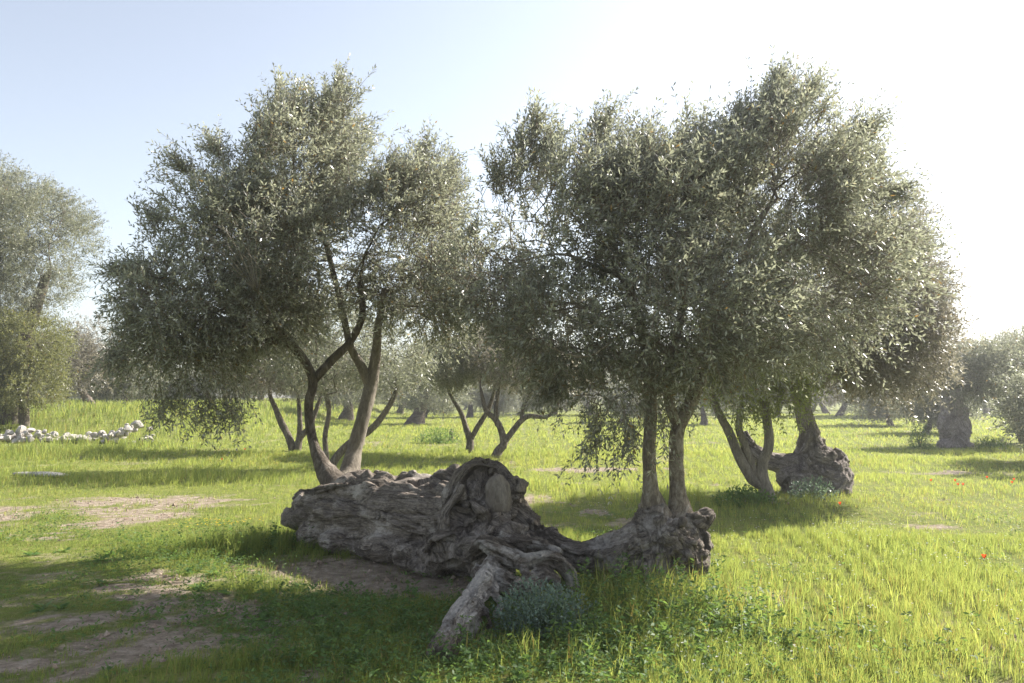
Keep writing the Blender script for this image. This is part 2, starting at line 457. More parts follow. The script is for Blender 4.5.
def sample_blobs(blobs, n, seed, thr=.42, ns=1.4, shell=.0):
    """points in a union of ellipsoids, thinned by noise into clumps; returns points and outward directions"""
    g = np.random.default_rng(seed)
    vol = np.array([b[1][0] * b[1][1] * b[1][2] * (b[2] if len(b) > 2 else 1) for b in blobs]); pr = vol / vol.sum()
    out, dirs, tot = [], [], 0
    while tot < n:
        k = g.choice(len(blobs), size=n * 2, p=pr)
        c = np.array([b[0] for b in blobs])[k]; r = np.array([b[1] for b in blobs])[k]
        d = unit(g.normal(size=(len(k), 3))); rr = g.random(len(k)) ** (1 / 3.)
        rr = shell + (1 - shell) * rr
        wob = .66 + .58 * fbm((c + d * r) * 1.1, 3, seed + 5)
        pnt = c + d * r * (rr * wob)[:, None]
        keep = fbm(pnt * ns, 3, seed + 9) > thr - .12 * g.random(len(k))
        out.append(pnt[keep]); dirs.append(unit(d * 1.0 + 0 * r)[keep]); tot += keep.sum()
    o = np.vstack(out); dd = np.vstack(dirs); pick = g.permutation(len(o))[:n]
    return o[pick], dd[pick]

def leaf_cloud(anch, dirs, L, pairs, ll, lw, seed, bend=-.12, twig=True, wood_r=.0022, gap=0.):
    g = np.random.default_rng(seed); S = len(anch)
    dirs = unit(dirs); L = L * (.5 + 1.0 * g.random(S))
    side = unit(np.cross(dirs, g.normal(size=(S, 3)))); up = np.cross(dirs, side)
    bvec = np.array([0, 0, bend]) + g.normal(0, .06, (S, 3))
    def at(t): return anch + dirs * (L * t)[:, None] + bvec * (L * t * t)[:, None]
    V, tint = [], []
    stint = np.clip(g.random(S) * .75 + .1, 0, .9)
    for k in range(pairs):
        t = np.full(S, (k + .6) / pairs) + g.normal(0, .03, S)
        p = at(np.clip(t, 0, 1)); a = k * 1.57 + g.normal(0, .5, S)
        for sgn in (1, -1):
            s = side * np.cos(a)[:, None] * sgn + up * np.sin(a)[:, None] * sgn
            th = g.uniform(.5, 1.15, S)
            ld = unit(dirs * np.cos(th)[:, None] + s * np.sin(th)[:, None] + g.normal(0, .18, (S, 3)))
            nn = unit(np.cross(np.cross(ld, np.array([0, 0, 1.]) + g.normal(0, .85, (S, 3))), ld))
            w = np.cross(ld, nn)
            l = ll * g.uniform(.65, 1.25, S)[:, None]; ww = lw * g.uniform(.75, 1.2, S)[:, None]
            b = p + ld * .003
            V.append(np.stack([b, b + ld * l * .5 + w * ww * .5 - nn * ww * .12, b + ld * l - nn * l * .08, b + ld * l * .5 - w * ww * .5 - nn * ww * .12], 1))
            tt = np.clip(stint + g.normal(0, .13, S), 0, .93)
            tt[g.random(S) < .012] = 1.0
            tint.append(np.repeat(tt, 4))
    V = np.concatenate(V).reshape(-1, 3); tint = np.concatenate(tint)
    nl = len(V) // 4
    q = np.arange(nl * 4).reshape(-1, 4)
    faces, mi = [q], [np.zeros(nl, int)]
    if twig:
        base = len(V); rings = []
        for t, r in ((-.25, 1.6), (.4, 1.), (1., .35)):
            c = at(np.full(S, t))
            for a in (0, 2.094, 4.189):
                rings.append(c + (side * math.cos(a) + up * math.sin(a)) * wood_r * r)
        W = np.stack(rings, 1).reshape(-1, 3)
        i = base + np.arange(S)[:, None] * 9
        qs = []
        for rgn in (0, 3):
            for a in range(3):
                b2 = (a + 1) % 3
                qs.append(np.concatenate([i + rgn + a, i + rgn + b2, i + rgn + 3 + b2, i + rgn + 3 + a], 1))
        qs = np.concatenate(qs)
        V = np.vstack([V, W]); tint = np.concatenate([tint, np.zeros(len(W))]); faces.append(qs); mi.append(np.ones(len(qs), int))
    return V, faces, mi, tint

def crown_obj(parent, loc, blobs, n, L, pairs, ll, lw, seed, mat, upz=.35, droop_below=None, wind=1., thr=.42, ns=1.4, shell=.25, sprays=(), feather=0, twig=True, name="crown", wood_r=.0022):
    a, d = sample_blobs(blobs, n, seed, thr, ns, shell)
    g = np.random.default_rng(seed + 1)
    zlo, zhi = a[:, 2].min(), a[:, 2].max(); hf = (a[:, 2] - zlo) / (zhi - zlo + 1e-6)
    dv = d * .8 + g.normal(0, .45, a.shape) + WIND * wind * (.3 + hf[:, None])
    dv[:, 2] += upz * (hf * 2 - .55)
    for (p0, p1, rad, cnt, along) in sprays:      # long leading shoots and hanging sprays
        p1 = p0 + (p1 - p0) * max(.4, 1 - .24 / np.linalg.norm(p1 - p0))
        t = g.random(cnt) ** .85; p0 = np.asarray(p0); p1 = np.asarray(p1)
        c = p0 + (p1 - p0) * t[:, None] + g.normal(0, 1, (cnt, 3)) * (rad * (1 - .75 * t))[:, None]
        a = np.vstack([a, c]); dv = np.vstack([dv, unit(p1 - p0) * along + g.normal(0, .38, (cnt, 3))])
    if feather:
        cs = np.array([b[0] for b in blobs]); rs = np.array([b[1] for b in blobs]); ztop = np.percentile(a[:, 2], 62)
        cand = np.where(a[:, 2] > ztop)[0]; inside = (((a[cand][:, None] + [.1, 0, .22] - cs[None]) / rs[None]) ** 2).sum(2).min(1)
        cand = cand[(inside > .55) & (inside < 1.0)]; cand = g.permutation(cand)[:feather]
        for c0 in a[cand]:
            ln = g.uniform(.15, .50); dr = unit(np.array([.5, 0, 1.]) + g.normal(0, .22, 3)); m = int(6 + ln * 22); t = g.random(m)
            a = np.vstack([a, c0 + dr * (ln * t)[:, None] + g.normal(0, .035, (m, 3))]); dv = np.vstack([dv, dr * 1.3 + g.normal(0, .3, (m, 3))])
    V, f, mi, tint = leaf_cloud(a, dv, L, pairs, ll, lw, seed + 2, twig=twig, wood_r=wood_r)
    return mesh_obj(name, V, f, [mat, M_TWIG], parent, True, mi, {"tint": tint}, loc)

def bl(px, py, rx, ry, d, rd, w=1.0):
    """a foliage mass surveyed at (px, py), half-sizes in photo units at distance d, half-depth rd metres"""
    k = 10. * 8 / d if d < 12 else 5.
    return (P(px, py + (k * .8 if d < 12 else -4 if d < 25 else 0), d), (max(rx - k, rx * .6) * d / F, rd, max(ry - k * 2.0, ry * .6) * d / F), w)

def stem(pts, d, dd=None):
    """[(px, py, radius_m[, distance])] -> polyline"""
    p = np.array([P(a[0], a[1], a[3] if len(a) > 3 else d) for a in pts]); r = np.array([a[2] for a in pts])
    return p, r

def tree(name, label, cat, base, stems, blobs, seed, n_attr=220, n_shoot=1500, L=.3, pairs=7, ll=.07, lw=.018, mat=None, bark=None,
         step=.25, group=None, part="trunk", twig=True, tip=.007, wood=None, **kw):
    root = empty(name, base); tag(root, label, cat, group)
    at, _ = sample_blobs(blobs, n_attr, seed + 31, .35)
    sk = grow(stems, at, step, step * 1.3, step * 9)
    mbs = skeleton_mesh(*sk, tip=tip)
    for s, mb in mbs.items():
        mb.build(part if len(mbs) == 1 else "stem", bark or M_STEM, root, base)
    crown_obj(root, base, blobs, n_shoot, L, pairs, ll, lw, seed, mat or M_LEAF, twig=twig, **kw)
    return root

# ------------------------------------------------------------------ gnarled wood
def tendons(mb, pts, rad, count, seed, rr=(.04, .09), twist=1.2, span=(.35, .9), arc=None, depth=.9, wig=.25):
    """ropes of old wood that run along and around a limb"""
    g = np.random.default_rng(seed); pts, rad = resample(pts, rad, .06); n = len(pts)
    T = unit(np.gradient(pts, axis=0)); u = unit(np.cross(T, [0.05, .1, 1.])); w = np.cross(T, u)
    for k in range(count):
        ln = g.uniform(*span); a = g.uniform(0, 1 - ln); i0, i1 = int(a * (n - 1)), int((a + ln) * (n - 1))
        if i1 - i0 < 4: continue
        t = np.linspace(0, 1, i1 - i0); th = (g.uniform(0, 6.28) if arc is None else g.uniform(*arc)) + twist * g.uniform(-1, 1) * t + wig * np.sin(t * g.uniform(4, 11) + g.uniform(0, 6)) 
        r0 = g.uniform(*rr); r = r0 * (.35 + .65 * np.sin(np.pi * np.clip(t * .9 + .05, 0, 1)) ** .6) * (1 + .35 * (fbm(np.stack([t * 7, t * 0 + k, t * 0], 1), 2, seed + k) - .5) * 2)
        R_ = rad[i0:i1] * (depth + .12 * np.sin(t * g.uniform(3, 9) + g.uniform(0, 6)))
        p = pts[i0:i1] + (u[i0:i1] * np.cos(th)[:, None] + w[i0:i1] * np.sin(th)[:, None]) * R_[:, None]
        mb.tube(p, r, 8)

def gnarl(name, mb, mat, parent, local, voxel=.02, amp=(.05, .03, .012), seed=0, fs=1.0, smooth_it=3, grain=12.):
    """join the rough shapes into one skin, then furrow it along the run of the wood"""
    src = mb.build("tmp", mat)
    r = src.modifiers.new("r", 'REMESH'); r.mode = 'VOXEL'; r.voxel_size = voxel
    sm = src.modifiers.new("s", 'SMOOTH'); sm.iterations = smooth_it; sm.factor = .5
    dg = bpy.context.evaluated_depsgraph_get(); ev = src.evaluated_get(dg); me = ev.to_mesh()
    n = len(me.vertices); co = np.zeros(n * 3, np.float32); me.vertices.foreach_get("co", co); co = co.reshape(-1, 3).astype(float)
    no = np.zeros(n * 3, np.float32); me.vertices.foreach_get("normal", no); no = no.reshape(-1, 3).astype(float)
    polys = np.zeros(len(me.loops), np.int32); me.loops.foreach_get("vertex_index", polys); faces = polys.reshape(-1, 4).copy()
    ev.to_mesh_clear(); md = src.data; bpy.data.objects.remove(src); bpy.data.meshes.remove(md)
    LP, LT, LR, LS, LK = [], [], [], [], []
    for k, (p, r_) in enumerate(mb.lines):
        p, r_ = resample(p, r_, .05)
        LP.append(p); LT.append(unit(np.gradient(p, axis=0))); LR.append(r_); LK.append(np.full(len(p), k * 3.7))
        LS.append(np.concatenate([[0], np.cumsum(np.linalg.norm(np.diff(p, axis=0), axis=1))]))
    LP, LT, LR, LS, LK = np.vstack(LP), np.vstack(LT), np.concatenate(LR), np.concatenate(LS), np.concatenate(LK)
    warp = np.stack([fbm(co * 2.2 * fs, 3, seed + 51 + k) - .5 for k in range(3)], 1)
    cw = co + warp * .10
    near = np.zeros(n, int)
    for a in range(0, n, 4000):
        dd = np.linalg.norm(cw[a:a + 4000, None] - LP[None], axis=2) - LR[None]; near[a:a + 4000] = dd.argmin(1)
    T = LT[near]; u = unit(np.cross(T, [.05, .1, 1.])); w = np.cross(T, u); off = cw - LP[near]
    al = LS[near] + (off * T).sum(1); a_, b_ = (off * u).sum(1), (off * w).sum(1); rad = np.sqrt(a_ * a_ + b_ * b_) + 1e-6
    rn = .06 + .75 * np.minimum(rad, .6)
    flow = np.stack([al * 1.6 + LK[near], a_ / rad * rn * grain, b_ / rad * rn * grain], 1) + warp * 1.2
    r1 = fbm(flow * [.6, .8, .8], 3, seed + 1); crack = sstep(.84, .96, ridged(flow * [.7, 1.5, 1.5], 2, seed + 2)); fib = ridged(flow * [1.2, 3.2, 3.2], 3, seed + 7)
    big = fbm(co * 2.4 * fs, 3, seed + 3); pit = sstep(.60, .69, fbm(co * [3., 3., 4.6] * fs + warp * 2, 2, seed + 4))
    d = amp[0] * (r1 - .5) * 2.6 - amp[1] * 1.5 * crack + amp[1] * .7 * (fib - .6) + amp[0] * 2.2 * (big - .5) - amp[0] * 1.3 * pit
    co = co + no * d[:, None]
    o = mesh_obj(name, co, [faces], mat, parent, True, None, None, local)
    at = o.data.attributes.new("flow", 'FLOAT_VECTOR', 'POINT'); at.data.foreach_set("vector", flow.astype(np.float32).ravel())
    return o

def main_tree():
    base = P(455, 585, 6.9); base[2] = hz(base[0], base[1])
    root = empty("olive_tree", base)
    tag(root, "ancient olive with a huge gnarled fallen trunk and two leafy crowns above it", "olive tree")
    # fallen trunk ---------------------------------------------------------
    mb = MB()
    lp = [P(296, 519, 9.3), P(318, 512, 9.0), P(350, 512, 8.7), P(395, 514, 8.35), P(440, 518, 7.95), P(478, 522, 7.6), P(505, 527, 7.35)]; lr = [.17, .27, .37, .41, .41, .40, .36]
    mb.tube(lp, lr, 20)
    tendons(mb, lp, lr, 10, 5, (.06, .14), .7, (.35, .9), None, .90); tendons(mb, lp, lr, 8, 6, (.03, .06), 2.2, (.2, .5), None, 1.0)
    mb.ball(P(300, 517, 9.25), (.2, .2, .19)); mb.ball(P(338, 494, 8.95), (.2, .2, .24)); mb.ball(P(318, 533, 8.7), (.24, .2, .16))
    mb.ball(P(384, 484, 8.45), (.26, .24, .17)); mb.ball(P(358, 488, 8.6), (.24, .2, .16)); mb.ball(P(428, 498, 8.2), (.3, .26, .17))
    mb.ball(P(400, 545, 7.95), (.45, .28, .16)); mb.ball(P(350, 540, 8.4), (.35, .25, .16)); mb.ball(P(430, 556, 7.55), (.35, .25, .16))
    # the upright head at its right end: folds that climb and curl over
    hp = [P(470, 575, 7.25), P(476, 540, 7.4), P(480, 505, 7.55), P(484, 475, 7.65), P(487, 464, 7.65)]; hr = [.42, .40, .32, .20, .10]
    mb.tube(hp, hr, 18)
    tendons(mb, hp, hr, 10, 8, (.05, .12), 1.7, (.35, .9), None, .93); tendons(mb, hp, hr, 12, 9, (.025, .05), 2.8, (.25, .5), None, 1.02)
    mb.tube([P(448, 520, 7.3), P(450, 495, 7.35), P(460, 474, 7.4), P(477, 463, 7.45), P(495, 464, 7.45), P(508, 478, 7.4), P(514, 496, 7.4)], [.08, .09, .085, .08, .075, .07, .05], 10)
    mb.tube([P(444, 545, 7.1), P(447, 520, 7.15), P(457, 500, 7.2), P(462, 485, 7.25)], [.07, .085, .07, .05], 10)
    mb.tube([P(505, 525, 7.2), P(512, 508, 7.3), P(516, 490, 7.35), P(508, 476, 7.4)], [.08, .07, .065, .05], 10)
    mb.ball(P(473, 553, 6.98), (.2, .15, .2)); mb.ball(P(515, 545, 7.1), (.2, .2, .2)); mb.ball(P(521, 490, 7.42), (.05, .06, .07))
    gnarl("fallen_trunk", mb, M_OLD, root, base, .0115, (.05, .025, .01), 3, 1., 3, 7.)
    mb = MB(); mb.ball((0, 0, 0), (.135, .06, .20), 0, 40, 28); v = np.vstack(mb.v); v = v * (.72 + .5 * fbm(v * 6, 4, 88))[:, None]
    c, sn = math.cos(.35), math.sin(.35); v = np.stack([v[:, 0] * c - v[:, 1] * sn, v[:, 0] * sn + v[:, 1] * c, v[:, 2]], 1)
    o = mesh_obj("sawn_face", v + P(498, 496, 7.21), mb.faces(), M_SAWN, root, local=base); o["label"] = "smooth grey oval face where a limb was sawn off"
    # fallen limb to the right and its stump --------------------------------
    mb = MB()
    kp = [P(508, 508, 7.5), P(530, 527, 7.4), P(553, 546, 7.3), P(580, 558, 7.2), P(608, 556, 7.15), P(640, 548, 7.15)]; kr = [.12, .105, .10, .115, .165, .25]
    mb.tube(kp, kr, 16); tendons(mb, kp, kr, 14, 13, (.025, .05), 1.5, (.3, .8), None, .95)
    sp = [P(655, 582, 7.2), P(655, 550, 7.2), P(655, 525, 7.25), P(654, 506, 7.25)]; sr = [.36, .33, .24, .13]
    mb.tube(sp, sr, 16); tendons(mb, sp, sr, 24, 14, (.03, .075), 1.2, (.35, .9))
    sp = [P(682, 575, 7.2), P(682, 545, 7.25), P(681, 525, 7.28), P(679, 512, 7.3)]; sr = [.24, .23, .19, .12]
    mb.tube(sp, sr, 14); tendons(mb, sp, sr, 16, 15, (.03, .06), 1.2, (.35, .9))
    mb.tube([P(680, 527, 7.25), P(698, 521, 7.2), P(709, 512, 7.2)], [.12, .085, .045], 12)
    mb.tube([P(685, 517, 7.2), P(697, 515, 7.15), P(706, 519, 7.15)], [.05, .045, .03], 8)
    mb.ball(P(622, 558, 7.05), (.18, .18, .17)); mb.ball(P(668, 545, 6.95), (.16, .12, .2))
    for k in range(26):
        gq = np.random.default_rng(500 + k); mb.ball(P(gq.uniform(655, 692), gq.uniform(520, 572), gq.uniform(6.9, 7.0)), gq.uniform(.035, .065))
    gnarl("stump", mb, M_OLD, root, base, .011, (.04, .024, .008), 11, 1.15, 3, 8.)
    # pale dead root in front ------------------------------------------------
    mb = MB()
    for pts, rad, ct in (([P(470, 556, 6.75), P(484, 543, 6.6), P(498, 549, 6.5), P(512, 556, 6.45), P(528, 561, 6.4), P(544, 557, 6.4), P(560, 562, 6.4), P(571, 574, 6.4), P(575, 592, 6.35)], [.06, .085, .08, .06, .058, .065, .075, .075, .05], 8),
                     ([P(488, 577, 6.3), P(503, 583, 6.2), P(518, 590, 6.2), P(534, 584, 6.25), P(546, 575, 6.3), P(556, 580, 6.3), P(560, 596, 6.3)], [.085, .085, .075, .08, .07, .055, .03], 6),
                     ([P(500, 552, 6.55), P(490, 565, 6.4), P(484, 578, 6.2), P(470, 602, 5.8), P(456, 628, 5.4), P(444, 650, 5.1), P(440, 660, 5.0)], [.05, .075, .095, .105, .105, .10, .08], 10),
                     ([P(480, 570, 6.4), P(488, 585, 6.15), P(500, 602, 5.95), P(497, 618, 5.8)], [.07, .06, .045, .025], 2),
                     ([P(520, 560, 6.42), P(524, 572, 6.3), P(520, 586, 6.2)], [.05, .04, .05], 0),
                     ([P(474, 600, 5.75), P(487, 612, 5.7), P(491, 626, 5.6)], [.06, .045, .02], 0),
                     ([P(500, 536, 6.95), P(520, 543, 6.8), P(545, 547, 6.7), P(560, 554, 6.6)], [.05, .05, .045, .03], 3)):
        rad = [q * .88 for q in rad]; mb.tube(pts, rad, 14)
        if ct: tendons(mb, pts, rad, ct, 40 + ct, (.018, .045), 1.2, (.35, .9), None, .92)
    gnarl("dead_root", mb, M_DEAD, root, base, .008, (.02, .014, .006), 23, 1.5, 2, 16.)
    # living stems + crowns ---------------------------------------------------
    left = [stem([(342, 494, .2, 8.85), (333, 482, .15, 8.9), (324, 468, .10, 9.), (315, 448, .06, 9.05), (310, 426, .054, 9.1), (309, 402, .052, 9.1), (313, 381, .052, 9.1), (302, 357, .05, 9.05), (283, 340, .05, 8.9), (262, 342, .042, 8.75), (238, 322, .035, 8.6)], 9),
            stem([(313, 381, .06, 9.1), (333, 359, .052, 9.15), (350, 342, .045, 9.2), (362, 318, .04, 9.2), (360, 280, .03, 9.2)], 9),
            stem([(346, 486, .19, 9.2), (349, 474, .13, 9.3), (354, 452, .092, 9.4), (363, 418, .082, 9.4), (371, 385, .078, 9.45), (376, 355, .06, 9.4), (378, 328, .045, 9.3), (385, 290, .035, 9.2)], 9.4),
            stem([(370, 385, .07, 9.45), (361, 366, .055, 9.4), (351, 348, .045, 9.35), (340, 300, .035, 9.3), (325, 240, .03, 9.3)], 9.4)]
    lb = [bl(198, 295, 76, 76, 8.3, 1.2), bl(242, 228, 66, 66, 8.7, 1.3), bl(305, 160, 62, 78, 9.0, 1.2), bl(335, 120, 36, 46, 9.1, .8, 1.0), bl(300, 250, 100, 78, 8.8, 1.4), bl(405, 235, 64, 90, 9.0, 1.3),
          bl(195, 348, 56, 40, 8.2, .8, .9), bl(250, 308, 70, 50, 8.4, 1.0), bl(402, 288, 68, 50, 8.9, 1.0), bl(152, 290, 34, 46, 8.2, .7, .8), bl(440, 290, 46, 62, 8.6, 1.0), bl(430, 190, 34, 40, 9, .7, .8),
          bl(160, 340, 40, 42, 8.2, .7, .8)]
    lsp = [(P(415, 190, 9), P(428, 128, 9), .10, 60, 1.2), (P(440, 210, 9), P(456, 150, 9), .10, 60, 1.2), (P(338, 110, 9.1), P(342, 72, 9.1), .10, 60, 1.2), (P(300, 130, 9), P(290, 92, 9), .12, 50, 1.2),
           (P(160, 275, 8.2), P(98, 265, 8.1), .10, 70, 1.0), (P(200, 390, 8.1), P(215, 430, 8.1), .22, 60, .7), (P(230, 380, 8.1), P(238, 432, 8.1), .16, 36, .7), (P(165, 380, 8.1), P(165, 425, 8.1), .18, 50, .7),
           (P(195, 175, 8.7), P(170, 158, 8.6), .12, 50, 1.), (P(230, 165, 8.8), P(205, 135, 8.8), .12, 60, 1.), (P(160, 240, 8.3), P(150, 200, 8.3), .10, 50, 1.), (P(120, 340, 8.2), P(112, 385, 8.1), .1, 50, .8)]
    right = [stem([(655, 520, .17, 7.25), (653, 505, .12, 7.23), (651, 492, .078, 7.2), (650, 476, .064, 7.2), (649, 450, .059, 7.15), (651, 410, .057, 7.15), (649, 375, .052, 7.15), (642, 330, .05, 7.2), (625, 280, .04, 7.3)], 7.2),
             stem([(681, 526, .17, 7.28), (680, 512, .125, 7.3), (678, 496, .082, 7.3), (677, 480, .072, 7.3), (676, 455, .068, 7.3), (678, 428, .068, 7.3), (692, 400, .065, 7.35), (702, 372, .06, 7.4), (706, 345, .055, 7.45), (730, 290, .045, 7.6), (760, 220, .035, 7.7)], 7.3),
             stem([(678, 428, .055, 7.3), (670, 405, .05, 7.25), (668, 375, .045, 7.2), (680, 320, .035, 7.2), (690, 250, .03, 7.3)], 7.3),
             stem([(706, 345, .045, 7.45), (690, 350, .04, 7.3), (670, 352, .035, 7.1), (640, 330, .03, 6.9)], 7.3)]
    rb = [bl(482, 270, 40, 62, 7.9, .9), bl(520, 205, 38, 66, 7.8, .8, 1.4), bl(560, 225, 70, 92, 7.7, 1.2, 1.2), bl(640, 225, 80, 92, 7.7, 1.3), bl(775, 185, 85, 105, 7.9, 1.2), bl(560, 320, 78, 68, 7.4, 1.1), bl(680, 310, 110, 90, 7.5, 1.4), bl(800, 280, 95, 90, 7.9, 1.3),
          bl(500, 280, 46, 70, 7.6, .9), bl(620, 380, 60, 45, 7.0, .7, .8), bl(715, 352, 72, 42, 7.3, .9, .8), bl(790, 110, 34, 40, 7.9, .6, .7), bl(850, 170, 44, 52, 8.1, .7, .7), bl(875, 250, 44, 60, 8.3, .8, .8), bl(700, 180, 60, 56, 7.8, .9)]
    rsp = [(P(520, 180, 7.7), P(540, 100, 7.7), .13, 100, 1.4), (P(545, 170, 7.7), P(556, 122, 7.7), .10, 50, 1.4), (P(585, 170, 7.6), P(612, 104, 7.6), .13, 90, 1.4), (P(500, 200, 7.7), P(498, 150, 7.7), .1, 50, 1.4),
           (P(640, 160, 7.6), P(648, 128, 7.6), .12, 50, 1.3), (P(690, 150, 7.7), P(702, 122, 7.7), .12, 50, 1.3), (P(765, 120, 7.8), P(785, 66, 7.8), .12, 90, 1.4), (P(795, 120, 7.8), P(822, 72, 7.8), .10, 60, 1.4), (P(735, 140, 7.7), P(745, 98, 7.7), .1, 50, 1.4),
           (P(840, 150, 8), P(884, 112, 8), .11, 70, 1.3), (P(860, 200, 8), P(918, 182, 8), .10, 70, 1.3), (P(870, 235, 8.1), P(920, 232, 8.2), .1, 50, 1.2),
           (P(610, 400, 6.9), P(585, 470, 6.9), .09, 26, .8), (P(630, 400, 6.8), P(625, 480, 6.7), .09, 34, .8), (P(560, 370, 7.2), P(545, 410, 7.2), .12, 50, .8), (P(660, 400, 6.9), P(668, 455, 6.9), .06, 14, .8)]
    for stems, blobs, sp, seed, lab, n in ((left, lb, lsp, 101, "crown over the left end of the fallen trunk", 7000), (right, rb, rsp, 202, "crown over the right stump", 8000)):
        at, _ = sample_blobs(blobs, 900, seed + 31, .3)
        sk = grow(stems, at, .2, .26, 2.0, 110)
        mbs = skeleton_mesh(*sk, tip=.0055)
        for s, mb in mbs.items():
            o = mb.build("stem", M_PALE if (seed == 101 and s == 2) else M_STEMR if seed == 202 else M_STEM, root, base)
        c = crown_obj(root, base, blobs, int(n * 1.0), .30, 9, .056, .0165, seed, M_LEAF, upz=.5, sprays=sp, thr=.50, ns=1.7, feather=80 if seed == 101 else 150)
        c["label"] = lab
    # bare dead twigs showing in the left crown
    mb = MB(); g = np.random.default_rng(55)
    a0 = P(258, 292, 7.5)
    for k in range(11):
        e = P(g.uniform(178, 262), g.uniform(196, 262), g.uniform(7.1, 7.6)); m = a0 * .45 + e * .55 + g.normal(0, .07, 3)
        mb.tube([a0, m, e], [.007, .0045, .002], 4, step=.08)
        for q in range(3):
            b = m + (e - m) * g.random(); mb.tube([b, b + g.normal(0, .10, 3) + (e - m) * .25], [.004, .002], 3)
    mb.tube([P(283, 340, 8.8), P(272, 318, 8.3), a0], [.03, .02, .011], 6, step=.08)
    o = mb.build("bare_branch", M_PALE, root, base); o["label"] = "leafless tan twigs poking out of the left crown"
main_tree()

# ------------------------------------------------------------------ the other trees that can be told apart
def base_of(px, py, d):
    b = P(px, py, d); b[2] = hz(b[0], b[1]) - .03
    return b

tree("young_olive_tree", "young olive with smooth forked pale stems beside the gnarled stump", "olive tree", base_of(767, 502, 12.3),
     [stem([(769, 504, .13), (766, 490, .11), (762, 478, .10), (762, 464, .085), (769, 444, .075), (766, 414, .065), (762, 395, .05)], 12.3),
      stem([(763, 484, .09), (753, 480, .085), (739, 456, .08), (730, 434, .07), (720, 415, .06), (712, 395, .05)], 12.3),
      stem([(753, 478, .07), (752, 466, .065), (744, 444, .06), (739, 427, .055), (742, 400, .045)], 12.3)],
     [bl(733, 398, 36, 28, 12., .7), bl(772, 404, 30, 24, 12., .6), bl(735, 375, 50, 42, 12.3, .9), bl(775, 385, 38, 38, 12.5, .9), bl(750, 330, 55, 40, 12.3, 1.)], 301, 200, 1700, .34, 7, .075, .022, M_LEAF_Y, M_PALE, thr=.47)

def ancient_right():
    base = base_of(815, 490, 13.8)
    root = empty("gnarled_olive_tree", base)
    tag(root, "old olive on a lumpy gnarled base with a dark limb sagging to its left", "olive tree")
    mb = MB(); d = 13.8
    mb.ball(P(818, 478, d), (.42, .4, .36)); mb.ball(P(803, 488, d - .25), (.3, .3, .25)); mb.ball(P(832, 490, d - .3), (.33, .3, .25)); mb.ball(P(816, 494, d - .1), (.55, .45, .2)); mb.ball(P(800, 478, d - .1), (.4, .4, .25)); mb.ball(P(834, 482, d - .2), (.3, .35, .25)); mb.ball(P(812, 455, d), (.24, .24, .28)); mb.ball(P(826, 460, d), (.18, .2, .22))
    mb.tube([P(816, 455, d), P(812, 440, d), P(805, 418, d), P(801, 398, d), P(806, 380, d)], [.24, .18, .15, .14, .12], 14, .1)
    mb.tube([P(800, 468, d), P(784, 464, d), P(766, 459, d + .1), P(752, 447, d + .2), P(744, 432, d + .3)], [.26, .19, .16, .13, .08], 12, .1)
    tp = [P(816, 500, d), P(816, 470, d), P(812, 445, d), P(805, 418, d)]; tr = [.56, .36, .18, .12]
    tendons(mb, tp, tr, 30, 33, (.05, .10), 1.4, (.3, .8), None, 1.0); tp = [P(838, 492, d - .2), P(830, 470, d - .1), P(818, 448, d)]; tendons(mb, tp, [.3, .28, .2], 16, 34, (.05, .1), 1.4)
    gnarl("trunk", mb, M_OLDPALE, root, base, .02, (.032, .022, .02), 31, .9, 2, 8.)
    st = [stem([(803, 405, .14), (805, 380, .12), (815, 350, .1), (835, 310, .08), (850, 270, .06)], d), stem([(805, 380, .09), (790, 350, .07), (780, 320, .05)], d), stem([(815, 352, .08), (850, 340, .06), (885, 330, .045)], d)]
    blobs = [bl(860, 300, 72, 80, 13.4, 1.7), bl(895, 350, 48, 58, 13.2, 1.2), bl(862, 358, 56, 40, 13.4, 1.3), bl(800, 330, 60, 60, 13.8, 1.4), bl(870, 235, 40, 50, 13.6, 1.2), bl(918, 310, 24, 50, 13.2, .8, .8)]
    at, _ = sample_blobs(blobs, 350, 431, .3)
    for s, m in skeleton_mesh(*grow(st, at, .3, .4, 3.), tip=.007).items(): m.build("branch", M_STEM, root, base)
    sp = [(P(910, 300, 13.2), P(948, 285, 13.2), .16, 40, 1.2), (P(915, 340, 13.2), P(948, 330, 13.2), .16, 40, 1.1), (P(900, 250, 13.4), P(925, 235, 13.4), .15, 40, 1.2)]
    crown_obj(root, base, blobs, 5200, .36, 8, .078, .022, 401, M_LEAF_W, upz=.35, thr=.44, sprays=sp)
ancient_right()

